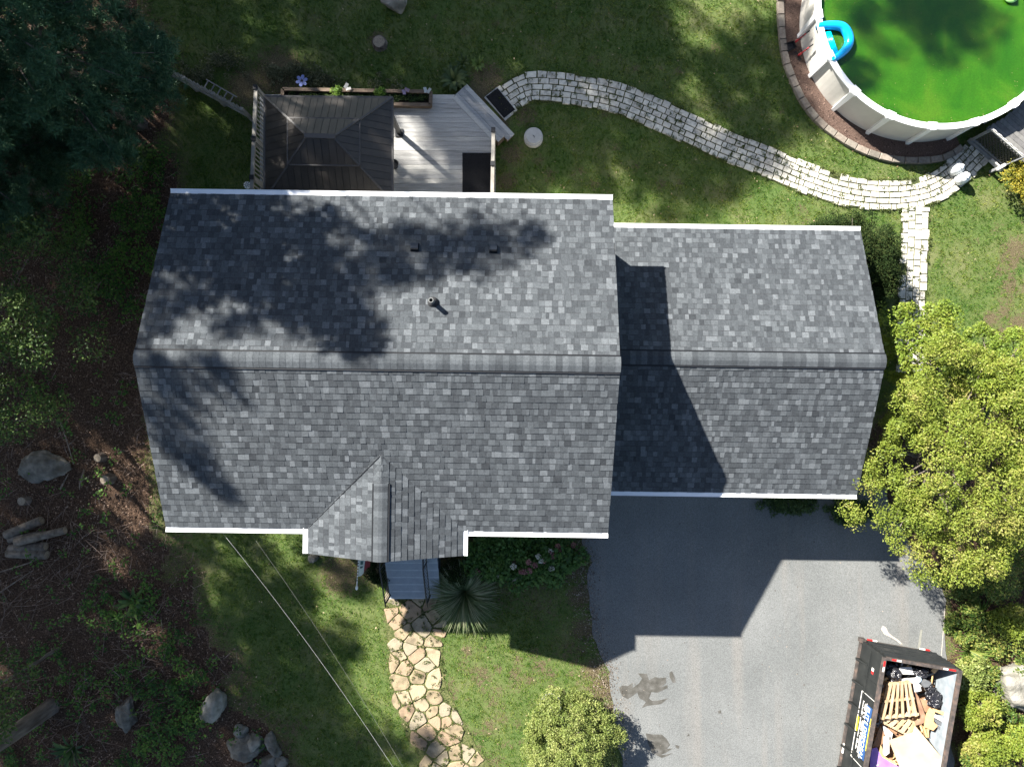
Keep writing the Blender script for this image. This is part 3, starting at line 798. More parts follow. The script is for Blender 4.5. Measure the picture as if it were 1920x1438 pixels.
# roof vents and the plumbing stack
def on_main_back(px, py):
    z = 6.2
    for _ in range(6):
        p = HM.inverted() @ W(px, py, z); z = MZE + (.05 + MHD - p.y) * PITCH
    return HM.inverted() @ W(px, py, z)
RX = Matrix.Rotation(math.atan(PITCH), 4, 'X').inverted()
for k, (a, b) in enumerate(((778, 464), (925, 467))):
    p = on_main_back(a, b)
    v = thing("roof_vent", ("square black roof vent left of the other one on the back roof slope", "square black roof vent nearer the house's garage end on the back slope")[k], "roof vent", HM @ p, TH, "black roof vents")
    m = MB(); m.hexa([RX @ Vector(q) for q in ((-.095, -.12, .0), (.095, -.12, .0), (.095, .10, .0), (-.095, .10, .0))], [RX @ Vector(q) for q in ((-.085, -.11, .10), (.085, -.11, .10), (.085, .05, .10), (-.085, .05, .10))]); m.build("hood", M_black, v, local=True)
    m = MB(); m.box((0, 0, 0.0), (.17, .13, .012), M=Matrix.Translation((0, 0, .0)) @ RX); 
    for q in range(len(m.v)): m.v[q] = tuple(Vector(m.v[q]) + RX @ Vector((0, -.02, .107)))
    m.build("lid", mat("vent_lid", [(.3, (.02, .025, .035)), (.7, (.03, .038, .05))], scale=5, rough=.4), v, local=True)
p = on_main_back(812, 567)
v = thing("vent_pipe", "round grey plumbing vent pipe standing on the back roof slope", "vent pipe", HM @ p, TH)
M_pipe = flat("grey_pipe", (.16, .165, .16), rough=.5); M_boot = flat("pipe_boot", (.03, .03, .032), rough=.7)
MB().lathe((0, 0, 0), [(.125, -.06), (.12, .05), (.085, .10), (.06, .13)], 20).build("boot", M_boot, v, smooth=True, local=True)
MB().lathe((0, 0, 0), [(.055, .0), (.055, .42), (.04, .42), (.038, .2)], 16).build("pipe", M_pipe, v, local=True)
MB().lathe((0, 0, 0), [(.038, .3), (.037, .302)], 16).build("bore", M_black, v, local=True)
# ------------------------------------------------------------------ deck
M_board = [mat("weathered_board", [(.25, tuple(c * .72 for c in q)), (.5, q), (.78, tuple(c * 1.2 for c in q))], scale=4, detail=8, stretch=(.5, 5, 5), bump=.35, bscale=14, bdist=.008, objrand=.3, fine=.12, fscale=40, rough=.85)
           for q in ((.34, .335, .32), (.29, .285, .275), (.385, .375, .35))]
M_wood = mat("old_timber", [(.3, (.085, .062, .045)), (.7, (.16, .12, .09))], scale=5, detail=7, stretch=(1, 4, 4), bump=.4, fine=.15)
M_rail = mat("railing_wood", [(.3, (.20, .185, .16)), (.7, (.29, .275, .245))], scale=6, detail=6, rough=.7, fine=.1)
M_dark = flat("dark_metal", (.02, .021, .023), rough=.45)
DZ = .6
deck_a = PX([(487, 178), (853, 178), (932, 258), (929, 400), (487, 400)], DZ)
yD0 = 4.15
deck = thing("deck", "weathered grey wooden back deck with steps cut across one corner", "deck", (-4.5, 6.5, 0))
xL, xR, yT = deck_a[0].x, deck_a[3].x, deck_a[0].y
dcx, dcy = deck_a[1].x, deck_a[2].y     # start of the diagonal on top edge / on right edge
def deck_x(y): return min(xR, dcx + (yT - y) / (yT - dcy) * (xR - dcx)) if y > dcy else xR
bw = .1425; y = yT - .14; k = 0
while y > yD0:
    y0 = y - bw + .006
    cut = min(deck_x(y), deck_x(y0)) - (.19 if y > dcy else .0)
    cut2 = deck_x(y0) - (.19 if y0 > dcy else 0)
    m = MB()
    cuts = sorted(random.sample([-6.1, -5.2, -4.4, -3.6], 1))
    xs = [xL] + cuts + [None]
    for i in range(len(xs) - 1):
        a = xs[i] + .003; b = xs[i + 1]
        m = MB(); dz = random.uniform(-.002, .002)
        top_r = (deck_x(y) - (.2 if y > dcy else 0)) if b is None else b - .003
        bot_r = cut2 if b is None else b - .003
        m.hexa([(a, y0, DZ - .03), (bot_r, y0, DZ - .03), (top_r, y, DZ - .03), (a, y, DZ - .03)], [(a, y0, DZ + dz), (bot_r, y0, DZ + dz), (top_r, y, DZ + dz), (a, y, DZ + dz)])
        m.build("deck_board", random.choice(M_board), deck)
    y -= bw
m = MB(); m.hexa([(xL, yT - .134, DZ - .03), (dcx - .08, yT - .134, DZ - .03), (dcx, yT, DZ - .03), (xL, yT, DZ - .03)], [(xL, yT - .134, DZ + .002), (dcx - .08, yT - .134, DZ + .002), (dcx, yT, DZ + .002), (xL, yT, DZ + .002)]); m.build("border_board", M_board[0], deck)
dd = Vector((xR - dcx, dcy - yT, 0)).normalized(); dn = Vector((dd.y, -dd.x, 0)); dn = dn if dn.x > 0 else -dn
A0, B0 = Vector((dcx, yT, 0)), Vector((xR, dcy, 0))
m = MB(); q = [A0 + dd * .06, B0 - dd * .0, B0 - dd * .02 - dn * .135, A0 + dd * .0 - dn * .135 + dd * .0]
m.hexa([Vector((p.x, p.y, DZ - .03)) for p in q], [Vector((p.x, p.y, DZ + .004)) for p in q]); m.build("border_board", M_board[2], deck)
m = MB(); P = [Vector((xL + .05, yD0, 0)), Vector((xR - .05, yD0, 0)), Vector((xR - .05, dcy, 0)), Vector((dcx, yT - .05, 0)), Vector((xL + .05, yT - .05, 0))]
m.prism([(p.x, p.y) for p in P], .02, DZ - .035); m.build("deck_frame", M_wood, deck)
for st, (zz, off, ext) in enumerate(((.40, .0, .10), (.2, .29, .22))):
    for j in range(2):
        a = A0 - dd * ext * .6 + dn * (off + j * .145 + .012); b = B0 + dd * ext + dn * (off + j * .145 + .012)
        m = MB(); q = [a, b, b + dn * .138, a + dn * .138]
        m.hexa([Vector((p.x, p.y, zz - .03)) for p in q], [Vector((p.x, p.y, zz)) for p in q]); m.build("step_board", M_board[(st + j) % 3], deck)
    m = MB(); a = A0 - dd * ext * .5 + dn * (off); b = B0 + dd * ext * .9 + dn * (off)
    q = [a, b, b + dn * .27, a + dn * .27]
    m.hexa([Vector((p.x, p.y, .01)) for p in q], [Vector((p.x, p.y, zz - .034)) for p in q]); m.build("step_frame", M_wood, deck)
# railings
def railing(name, label, a, b, posts, zt=.95):
    a, b = Vector(a), Vector(b); a.z = b.z = DZ
    r = thing(name, label, "railing", a, 0, "deck railings"); L = (b - a).length; d = (b - a).normalized()
    up = Vector((0, 0, 1))
    MB().bar(a + up * zt, b + up * zt, .10, .04).build("top_rail", M_rail, r)
    MB().bar(a + up * (zt - .09), b + up * (zt - .09), .04, .08).build("upper_rail", M_rail, r)
    MB().bar(a + up * .1, b + up * .1, .04, .08).build("lower_rail", M_rail, r)
    for t in posts:
        p = a + d * L * t
        MB().box(p + up * (zt / 2 - .02), (.1, .1, zt - .06)).build("post", M_rail, r)
        m = MB(); m.box(p + up * (zt + .045), (.125, .125, .05)); m.build("post_cap", M_dark, r)
    n = int(L / .125)
    side = Vector((-d.y, d.x, 0))
    for k in range(n):
        p = a + d * (k + .5) * L / n
        MB().bar(p + up * .06 + side * .035, p + up * (zt - .03) + side * .035, .034).build("baluster", M_rail, r)
    return r
p0, p1 = W(480, 160, DZ + .95), W(470, 362, DZ + .95)
railing("deck_railing", "long wooden deck railing with pale balusters beside the gazebo", p0, p1 + Vector((0, -.6, 0)), (0.02, .42, .72))
p0, p1 = W(925, 242, DZ + .95), W(922, 372, DZ + .95)
railing("deck_railing", "short wooden railing beside the deck steps and black mat", p0, p1 + Vector((0, -.4, 0)), (.015, .42, .95))
# mats
M_mat = mat("rubber_mat", [(.3, (.006, .006, .007)), (.7, (.014, .014, .016))], scale=30, bump=.8, bscale=80, rough=.75, spec=.15)
def mat_thing(label, q, z):
    m = MB(); P = [Vector((p.x, p.y, z)) for p in q]; c = sum(P, Vector()) / 4
    m.hexa(P, [p.lerp(c, .015) + Vector((0, 0, .014)) for p in P]); n = m.v[4:8]
    e = [Vector(v).lerp(c, .06) + Vector((0, 0, .001)) for v in n]
    o = m.build("door_mat", M_mat); tag(o, label, "mat", "black door mats"); return o
mat_thing("black rubber mat lying on the deck beside the railing", PX([(867, 287), (921, 287), (921, 361), (867, 361)], DZ), DZ + .006)
mat_thing("black mat lying between the deck steps and the paver path", PX([(911, 183), (933, 167), (966, 207), (945, 223)]), .045)
m = MB(); m.prism([(p.x, p.y) for p in PX([(908, 184), (932, 165), (971, 207), (947, 227)])], -.02, .04)
tag(m.build("landing_slab", mat("concrete", [(.3, (.30, .30, .28)), (.7, (.40, .39, .37))], scale=9, fine=.12)), kind="structure")
# planter
pl = thing("planter_box", "long brown timber planter box set along the back edge of the deck", "planter", W(668, 180))
z0, zt = 0.02, .82
a, b, c, d = W(530, 167.5, zt), W(808, 172.5, zt), W(807, 197, zt), W(529, 192, zt)
for s_, e_ in ((a, b), (b, c), (c, d), (d, a)):
    for k in range(4):
        z = .11 + k * .2
        MB().bar(Vector((s_.x, s_.y, z)), Vector((e_.x, e_.y, z)), .055, .192).build("plank", M_wood, pl)
    MB().bar(Vector((s_.x, s_.y, zt + .005)), Vector((e_.x, e_.y, zt + .005)), .10, .03).build("cap_board", M_wood, pl)
m = MB(); m.hexa([Vector((p.x, p.y, .05)) for p in (a, b, c, d)], [Vector((p.x, p.y, .68)) for p in (a, b, c, d)]); m.build("soil", mat("potting_soil", [(.3, (.018, .013, .01)), (.7, (.04, .03, .022))], scale=30, bump=1), pl)
# gazebo
gz = thing("gazebo", "dark brown metal hardtop gazebo with two tiered hip roof on the deck", "gazebo", W(616, 278, DZ))
ge = PX([(496, 181), (736, 183), (736, 378), (496, 376)], 2.8)
GA, GB, GC, GD = [Vector(p) for p in ge]      # back left, back right, front right, front left
rl = (W(577, 257, 3.62) + Vector((0, 0, 0))); rR = W(626, 259, 3.62)
M_gz = [mat("gazebo_steel", [(.3, tuple(c * .8 for c in q)), (.7, tuple(c * 1.15 for c in q))], scale=5, rough=.42, spec=.35, objrand=.2, fine=.06) for q in ((.036, .032, .029), (.042, .037, .033))]
M_gzt = flat("gazebo_trim", (.05, .047, .045), rough=.4, spec=.4)
def lerp3(t, p, q): return p.lerp(q, t)
def tier(t0, t1, lift, nper):
    def lvl(t): return [GA.lerp(rl, t), GB.lerp(rR, t), GC.lerp(rR, t), GD.lerp(rl, t)]
    lo, hi = lvl(t0), lvl(t1)
    for i in range(4):
        p0, p1, p2, p3 = lo[i], lo[(i + 1) % 4], hi[(i + 1) % 4], hi[i]
        e = (p1 - p0); L = e.length; u = e.normalized(); n = u.cross(p3 - p0).normalized(); n = n if n.z > 0 else -n
        up = (p3 - p0) - u * (p3 - p0).dot(u); h = up.length; up.normalize()
        l0 = (p3 - p0).dot(u); l1 = L - (p2 - p0).dot(u)     # horizontal run-ins at both ends
        m = MB(); m.hexa([v + n * (lift - .016) for v in (p0, p1, p2, p3)], [v + n * (lift - .004) for v in (p0, p1, p2, p3)]); m.build('roof_underlay', M_dark, gz)
        cnt = max(3, round(L / .185))
        for k in range(cnt):
            a_, b_ = L * k / cnt + .006, L * (k + 1) / cnt - .006
            def hgt(x):
                y = h
                if l0 > 1e-6: y = min(y, h * x / l0)
                if l1 > 1e-6: y = min(y, h * (L - x) / l1)
                return max(y, 0)
            xs = sorted({a_, b_} | {x for x in (l0, L - l1) if a_ < x < b_})
            base = [p0 + u * x for x in xs]; topp = [p0 + u * x + up * hgt(x) for x in xs]
            poly = base + topp[::-1]
            lo_ = [v + n * (lift - .002) for v in poly]; hi_ = [v + n * (lift + .006) for v in poly]
            m = MB(); m.hexa(lo_, hi_)
            # raised seam along one edge
            if False:
                m.bar(p0 + u * (a_ + .010) + n * (lift + .016), p0 + u * (a_ + .010) + up * (hgt(a_ + .010) - .02) + n * (lift + .016), .02, .016)
            m.build("roof_panel", M_gz[(k + i) % 2], gz)
    return lo, hi
tier(0.0, .63, 0, 0)
lo2, hi2 = tier(.56, 1.0, .05, 0)
for i in range(4):
    for (q0, q1, dz) in (((GA, GB, GC, GD)[i], (GA, GB, GC, GD)[i].lerp((rl, rR, rR, rl)[i], .6), .02), (lo2[i], hi2[i], .075)):
        MB().bar(q0 + Vector((0, 0, dz)), q1 + Vector((0, 0, dz)), .05, .03).build("hip_trim", M_gzt, gz)
    MB().bar(lo2[i] + Vector((0, 0, .05)), lo2[(i + 1) % 4] + Vector((0, 0, .05)), .03, .05).build("tier_trim", M_gzt, gz)
    c0, c1 = (GA, GB, GC, GD)[i], (GA, GB, GC, GD)[(i + 1) % 4]
    MB().bar(c0 + Vector((0, 0, -.03)), c1 + Vector((0, 0, -.03)), .05, .10).build("eave_trim", M_gzt, gz)
MB().bar(rl + Vector((-.06, 0, .10)), rR + Vector((.06, 0, .10)), .12, .04).build("ridge_trim", M_gzt, gz)
for (cx_, cy_) in ((GA.x + .25, GA.y - .2), (GB.x - .17, GB.y - .18), (GC.x - .17, GC.y + .2), (GD.x + .25, GD.y + .2)):
    MB().box((cx_, cy_, (DZ + 2.74) / 2), (.11, .11, 2.74 - DZ)).build("post", M_dark, gz)
    MB().box((cx_, cy_, DZ + .022), (.24, .24, .03)).build("foot_plate", M_dark, gz)
MB().bar((GB.x - .17, GB.y - .26, 2.68), (GC.x - .17, GC.y + .27, 2.68), .07, .12).build("beam", M_dark, gz)
MB().bar((GA.x + .25, GA.y - .28, 2.68), (GD.x + .25, GD.y + .27, 2.68), .07, .12).build("beam", M_dark, gz)
pc = W(741, 312, DZ)
m = MB(); m.lathe(pc, [(.09, 0), (.13, .22), (.14, .24), (.12, .24), (.11, .2)], 16); tag(m.build("flower_pot", M_dark), "small dark pot standing on the deck at the gazebo's edge", "pot")
# septic lid
sp = W(1000, 260)
t = thing("septic_cover", "round pale concrete septic tank cover set in the shaded lawn", "cover", sp)
M_conc = mat("pale_concrete", [(.3, (.36, .35, .33)), (.7, (.46, .45, .42))], scale=8, detail=7, bump=.3, fine=.1)
MB().lathe(sp, [(.30, -.03), (.29, .16), (.27, .17)], 40).build("riser", M_conc, t)
MB().lathe((sp.x + .01, sp.y + .01, 0), [(.255, .165), (.255, .20), (.24, .215), (.05, .22)], 40).build("lid", M_conc, t)
MB().tube([(sp.x - .02, sp.y + .02, .215), (sp.x - .02, sp.y + .02, .235), (sp.x + .02, sp.y - .02, .24), (sp.x + .03, sp.y - .05, .225)], .009, 6).build("handle", M_dark, t)
# railing post near house, white fan-like cap
q = W(463, 347, .9)
t = thing("pipe_vent", "small round white vent cap on a pipe beside the deck railing", "vent cap", (q.x, q.y, 0))
M_white = mat("white_plastic", [(.3, (.66, .67, .66)), (.7, (.75, .75, .74))], scale=5, rough=.35, spec=.4)
MB().lathe(q, [(.04, -.9), (.04, -.05)], 12).build("pipe", M_white, t)
MB().lathe(q, [(.11, -.06), (.10, .0), (.03, .03)], 24).build("cap", M_white, t)
m = MB()
for k in range(8):
    an = k * math.pi / 4; m.bar((q.x + .03 * math.cos(an), q.y + .03 * math.sin(an), .937), (q.x + .098 * math.cos(an), q.y + .098 * math.sin(an), .912), .014, .012)
m.build("spoke", M_pipe, t)
# picket fence running into the wood, and a ladder lying beside it
f0, f1 = W(474, 226, 0), W(318, 142, 0)
fe = thing("picket_fence", "low weathered picket fence running from the deck into the dark wood", "fence", f0)
L = (f1 - f0).length; d = (f1 - f0).normalized(); n = int(L / .13)
MB().bar(f0 + Vector((0, 0, .72)), f1 + Vector((0, 0, .72)), .045, .07).build("top_rail", M_rail, fe); MB().bar(f0 + Vector((0, 0, .2)), f1 + Vector((0, 0, .2)), .045, .07).build("lower_rail", M_rail, fe)
for k in range(n):
    p = f0 + d * (k + .5) * L / n + Vector((d.y, -d.x, 0)) * .035
    MB().bar((p.x, p.y, .03), (p.x, p.y, .86 + .02 * (k % 2)), .05, .02).build("picket", M_rail, fe)
for k in range(4):
    p = f0 + d * k * L / 3; MB().box((p.x, p.y, .46), (.09, .09, .92)).build("post", M_rail, fe)
la, lb = W(383, 157, .25), W(440, 190, .25)
ld = thing("ladder", "narrow grey metal ladder lying behind the picket fence", "ladder", la)
d = (lb - la).normalized(); s_ = Vector((-d.y, d.x, 0)) * .14; M_alu = flat("aluminium", (.2, .2, .2), rough=.5, metal=.2)
for sg in (-1, 1): MB().bar(la + s_ * sg, lb + s_ * sg, .03, .05).build("side_rail", M_alu, ld)
for k in range(5):
    p = la.lerp(lb, (k + .3) / 4.8); MB().bar(p - s_, p + s_, .03).build("rung", M_alu, ld)
# garden flower stake and butterflies
q = W(566, 152, .7)
fl = thing("flower_stake", "blue metal flower with six petals on a garden stake", "garden stake", (q.x, q.y, 0))
M_petal = mat("petal_enamel", [(.3, (.14, .18, .40)), (.7, (.22, .26, .5))], scale=9, rough=.35, objrand=.2)
MB().tube([(q.x, q.y, 0), (q.x, q.y, .69)], .01, 6).build("stem", M_dark, fl)
for k in range(6):
    a = k * math.pi / 3 + .3; u = Vector((math.cos(a), math.sin(a), 0)); v = Vector((-u.y, u.x, 0)); m = MB()
    pts = [u * .03, u * .09 + v * .05, u * .16 + v * .045, u * .19, u * .16 - v * .045, u * .09 - v * .05]
    m.hexa([q + p + Vector((0, 0, -.004 + .25 * p.length * .3)) for p in pts], [q + p + Vector((0, 0, .003 + .25 * p.length * .3)) for p in pts]); m.build("petal", M_petal, fl)
MB().lathe(q, [(.03, 0), (.028, .02), (.01, .03)], 10).build("hub", M_dark, fl)
def butterfly(label, px, py, c, rot, z=.95):
    q = W(px, py, z); t = thing("butterfly_ornament", label, "ornament", (q.x, q.y, 0), 0, "butterfly stakes on the planter"); mm = flat("ornament_paint", c, rough=.4)
    MB().tube([(q.x, q.y, .7), (q.x, q.y, z)], .006, 5).build("stem", M_dark, t)
    for sg in (-1, 1):
        u = Vector((math.cos(rot), math.sin(rot), 0)); v = Vector((-u.y, u.x, 0)) * sg; m = MB()
        pts = [u * .01, u * .10 + v * .05, u * .06 + v * .13, u * -.02 + v * .09, u * -.08 + v * .07, u * -.06 + v * .01]
        m.hexa([q + p + Vector((0, 0, .35 * (p.dot(v / 1)) * 1 - .003)) for p in pts], [q + p + Vector((0, 0, .35 * p.dot(v) + .003)) for p in pts]); m.build("wing", mm, t)
butterfly("white butterfly ornament above the middle of the planter box", 651, 165, (.36, .36, .34), .6)
butterfly("mauve butterfly ornament leaning over the planter box", 760, 171, (.22, .17, .24), -.9)
butterfly("pale butterfly ornament at the end corner of the planter box", 801, 171, (.33, .36, .36), 1.4)
# stump and rocks on the back lawn
M_rock = mat("granite_boulder", [(.25, (.06, .055, .045)), (.5, (.125, .118, .10)), (.75, (.22, .205, .18))], scale=4, detail=9, bump=.8, bscale=12, bdist=.05, rough=.95)
M_rockp = mat("pale_boulder", [(.25, (.07, .068, .05)), (.5, (.20, .19, .16)), (.75, (.33, .31, .27))], scale=3, detail=9, bump=.7, bscale=12, bdist=.05, rough=.95)
def blob(c, r, seed, sub=3, amp=.25, freq=1.3, flatb=.35, rz=0, keel=None, facet=0):
    import bmesh
    bm = bmesh.new(); bmesh.ops.create_icosphere(bm, subdivisions=sub, radius=1)
    M = Matrix.Rotation(rz, 3, 'Z'); vs = []
    for v in bm.verts:
        p = v.co.copy(); n = mnoise.fractal(p * freq + Vector((seed * 3.1, seed, 0)), 1, 2, 4) * amp
        if facet:
            dn_ = max(p.dot(Vector(fv)) for fv in facet); p = p * (1.0 / max(dn_, .55)) * .8
        p = p * (1 + n)
        if p.z < -flatb: p.z = -flatb
        q = M @ Vector((p.x * r[0], p.y * r[1], p.z * r[2])); vs.append(Vector(c) + q)
    fs = [tuple(w.index for w in f.verts) for f in bm.faces]; bm.free()
    return vs, fs
def rock(name, label, px, py, z, r, seed, m, rz=0, cat="boulder", group=None, **k):
    c = W(px, py, z); rg = random.Random(seed)
    fac = [Vector((rg.uniform(-1, 1), rg.uniform(-1, 1), rg.uniform(-.4, 1))).normalized() for _ in range(13)] + [Vector((0, 0, 1)), Vector((0, 0, -1))]
    vs, fs = blob(c, r, seed, 4, .16, 1.6, .6, rz, facet=fac); mb = MB().add(vs, fs)
    o = mb.build(name, m, smooth=True); return tag(o, label, cat, group)
rock("boulder", "flat topped tan boulder lying in the shaded wood above the log pile", 80, 872, .12, (.78, .5, .3), 3, M_rock, -.15)
rock("boulder", "egg shaped pale boulder standing by the edge of the shaded front lawn", 402, 1322, .2, (.33, .6, .4), 5, M_rockp, -.3)
rock("boulder", "mossy grey boulder among the brush near the bottom of the wood", 236, 1342, .12, (.3, .5, .3), 8, M_rock, .2)
rock("boulder", "large white boulder in the sunlit shrubs beside the dumpster", 1912, 1288, .25, (.95, .75, .55), 12, M_rockp, -.7)
rock("boulder", "grey boulder at the top edge of the back lawn", 742, 0, .1, (.38, .42, .3), 15, M_rockp, .4)
rock("stone", "square mossy stone by the porch corner and front lawn", 586, 1046, .08, (.17, .15, .14), 19, M_rock, .1, "stone")
for k, (a, b, r, l, s_) in enumerate(((460, 1408, (.48, .36, .36), "largest blocky stone of the pile at the lawn's bottom edge", 2), (478, 1391, (.25, .23, .3), "white pointed stone in the pile beside the blocky one", 4),
                                 (509, 1393, (.19, .34, .22), "upright tan stone standing apart at the right of the stone pile", 6), (502, 1432, (.32, .24, .26), "grey stone at the bottom right of the stone pile", 9), (527, 1428, (.2, .22, .18), "small flat stone beside the bottom right stone of the pile", 11),
                                 (449, 1373, (.16, .2, .16), "small grey stone at the top of the stone pile", 13), (470, 1440, (.2, .16, .18), "round stone at the bottom of the pile by the photo's edge", 16))):
    rock("stone", l, a, b, .1, r, 30 + s_, (M_rock, M_rockp, M_rock, M_rock)[k % 4], .3 * k, "stone", "stones piled at the lawn edge")
M_bark = mat("tree_bark", [(.3, (.055, .042, .034)), (.5, (.12, .10, .085)), (.75, (.2, .175, .15))], scale=7, detail=8, stretch=(1, 1, .25), bump=1, bscale=18, bdist=.04, rough=.95)
M_cut = mat("cut_wood", [(.3, (.16, .13, .095)), (.7, (.30, .25, .19))], scale=14, detail=6, bump=.3, dist=1.5)
def stump(label, px, py, r, h, seed):
    c = W(px, py, 0); t = thing("tree_stump", label, "stump", c); rg = random.Random(seed); m = MB()
    pr = [(r * 1.25, -.04), (r * 1.05, h * .4), (r, h)]; m.lathe(c, pr, 18)
    m.v = [(c.x + (v[0] - c.x) * (1 + .18 * mnoise.noise(Vector((v[0] * 5, v[1] * 5, seed)))), c.y + (v[1] - c.y) * (1 + .18 * mnoise.noise(Vector((v[0] * 5, v[1] * 5, seed)))), v[2]) for v in m.v]
    m.build("bark", M_bark, t); MB().lathe((c.x, c.y, h - .03), [(r * .86, 0), (r * .85, .05), (r * .3, .045)], 18).build("cut_face", M_cut, t)
stump("old grey stump in the middle of the shaded back lawn", 712, 82, .21, .12, 1)
stump("cut round stump in the sunlit leaf litter left of the house", 207, 897, .15, .3, 2)
stump("dark broken stump beside the sunlit litter left of the house", 192, 857, .13, .25, 3)
stump("small cut stump between the flat boulder and the log pile", 50, 937, .14, .22, 4)
# logs
M_log = mat("log_bark", [(.3, (.08, .068, .055)), (.7, (.19, .165, .14))], scale=8, detail=7, bump=.9, bdist=.03, rough=.95)
for k, (a, b, e, f, r, z, l) in enumerate(((12, 1003, 78, 975, .14, .14, "grey log with a hollow end at the top of the log pile"), (18, 1012, 84, 1000, .11, .12, "thin brown log second from the top of the pile"), (30, 1017, 122, 994, .12, .34, "long log lying across the pile and sticking out to the right"),
                                      (20, 1028, 86, 1024, .14, .14, "straight log lying just above the lowest log of the pile"), (16, 1036, 88, 1040, .15, .15, "thick pale log at the bottom of the log pile"))):
    p, q = W(a, b, z), W(e, f, z); t = thing("log", l, "log", p, 0, "logs piled in the wood")
    MB().tube([p, p.lerp(q, .3) + Vector((0, 0, .015)), p.lerp(q, .7), q], [r * 1.04, r, r * .97, r * .95], 12).build("bark", M_log, t, smooth=True)
    d = (q - p).normalized(); MB().tube([q - d * .01, q + d * .006], r * .84, 12).build("cut_face", M_cut, t); MB().tube([p + d * .01, p - d * .006], r * .84, 12).build("cut_face", M_cut, t)
# fallen branches
M_twig = mat("dead_twig", [(.3, (.11, .085, .065)), (.7, (.24, .2, .165))], scale=9)
for k, (pts, l) in enumerate((([(112, 785), (128, 835), (138, 870)], "thin fallen branch curving beside the flat boulder"), ([(158, 880), (150, 905), (149, 918)], "short bent branch on the litter near the sunlit patch"), ([(113, 917), (128, 888)], "short straight stick below the flat boulder"),
                              ([(165, 560), (200, 515)], "bare branch on the dark litter left of the house ridge"), ([(0, 1072), (55, 1055), (90, 1040)], "long stick lying under the log pile"), ([(0, 1110), (30, 1090), (60, 1070)], "stick crossing the brush below the logs"), ([(40, 525), (30, 520), (36, 500)], "small bent branch by the leafy crown at the photo's edge"),
                              ([(140, 1300), (160, 1275), (158, 1240)], "pale forked branch in the brush"), ([(215, 1298), (232, 1318)], "short pale stick over the mossy boulder"), ([(30, 392), (60, 396), (110, 410)], "fallen branch under the dark pine"), ([(235, 210), (270, 240)], "dead branch at the pine's foot"))):
    P = [W(a, b, .06 + .05 * (i % 2)) for i, (a, b) in enumerate(pts)]; m = MB(); m.tube(P, [.028 - .016 * i / max(1, len(P) - 1) for i in range(len(P))], 6)
    if len(P) > 2: m.tube([P[1], P[1] + Vector((.25, .2, .05))], [.012, .005], 5)
    tag(m.build("fallen_branch", M_twig, smooth=True), l, "branch", "sticks on the woodland floor")

# ------------------------------------------------------------------ front steps, railings, flag
M_step = mat("painted_step", [(.3, (.25, .285, .31)), (.7, (.30, .335, .36))], scale=5, detail=7, bump=.25, bscale=60, fine=.12)
M_nose = flat("step_nosing", (.34, .38, .41))
M_rise = flat("step_riser", (.06, .08, .105))
st = thing("front_steps", "blue grey front steps leading down from the porch to the flagstones", "steps", (-3.0, -6.6, 0))
SX0, SX1 = W(731, 1121, .18).x, W(825, 1121, .18).x
for k in range(6):
    z = .18 * (k + 1); y0 = -6.65 + .265 * k; y1 = y0 + .265 if k < 5 else -3.98
    MB().box(((SX0 + SX1) / 2, (y0 + y1) / 2, (z - .03) / 2), (SX1 - SX0, y1 - y0, z - .03)).build("riser", M_rise, st)
    MB().box(((SX0 + SX1) / 2, (y0 + y1) / 2 - .012, z - .013), (SX1 - SX0 + .03, y1 - y0 + .022, .028)).build("tread", M_step, st)
    MB().box(((SX0 + SX1) / 2, y0 - .008, z - .0115), (SX1 - SX0 + .03, .035, .031)).build("nosing", M_nose, st)
    if k < 5: MB().box(((SX0 + SX1) / 2, y1 - .022, z + .0035), (SX1 - SX0, .018, .006)).build("joint_line", M_rise, st)
def iron_rail(x, label):
    t = thing("iron_railing", label, "railing", (x, -6.6, .18), 0, "black iron railings of the front steps")
    b0, b1 = Vector((x, -6.56, .20)), Vector((x, -5.3, 1.06)); up = Vector((0, 0, 1))
    MB().tube([b0 + up * .86 + Vector((0, -.1, -.06)), b0 + up * .88, b1 + up * .88, b1 + up * .88 + Vector((0, .9, 0))], .022, 8).build("handrail", M_dark, t, smooth=True)
    MB().tube([b0 + up * .12, b1 + up * .12, b1 + up * .12 + Vector((0, .9, 0))], .014, 6).build("lower_rail", M_dark, t)
    n = 13
    for k in range(n + 7):
        p = b0.lerp(b1, k / (n - 1)) if k < n else b1 + Vector((0, .13 * (k - n + 1), 0))
        MB().tube([p + up * .12, p + up * .88], .008, 5).build("baluster", M_dark, t)
    for p in (b0, b1): MB().box(p + up * .44, (.035, .035, .88)).build("post", M_dark, t)
iron_rail(SX0 + .02, "black iron railing on the flag side of the front steps")
iron_rail(SX1 - .30, "black iron railing beside the ornamental grass on the front steps")
# flag on an angled pole
fa, fb = W(669, 1099, 2.35), W(673, 1046, 2.25)
fb = Vector((fb.x, -4.0, 2.0))
fg = thing("house_flag", "red and white house flag with lettering on a white pole under the porch eave", "flag", fb)
M_red = flat("red_cloth", (.20, .035, .045), rough=.8); M_cloth = flat("white_cloth", (.50, .54, .53), rough=.8); M_ink = flat("dark_ink", (.05, .11, .12), rough=.8)
MB().tube([fb, fa], .013, 8).build("pole", M_white, fg)
m = MB()
for k in range(18):
    p = fb.lerp(fa, .12 + k * .046); d = (fa - fb).normalized(); m.tube([p, p + d * .022], .0165, 8)
m.build("pole_stripe", M_dark, fg)
m = MB(); d = (fa - fb).normalized(); m.tube([fa - d * .03, fa + d * .02, fa + d * .07, fa + d * .1], [.014, .034, .036, .01], 10); m.build("finial", M_white, fg, smooth=True)
def flagpt(s, t): # s along the pole, t hanging down (wavy)
    p = fb.lerp(fa, .15 + .70 * s)
    return p + Vector((.02 + t * (.22 + .05 * math.sin(5 * s)), .04 * math.sin(7 * t + 3 * s) + .05 * t, -.012 - t * .95))
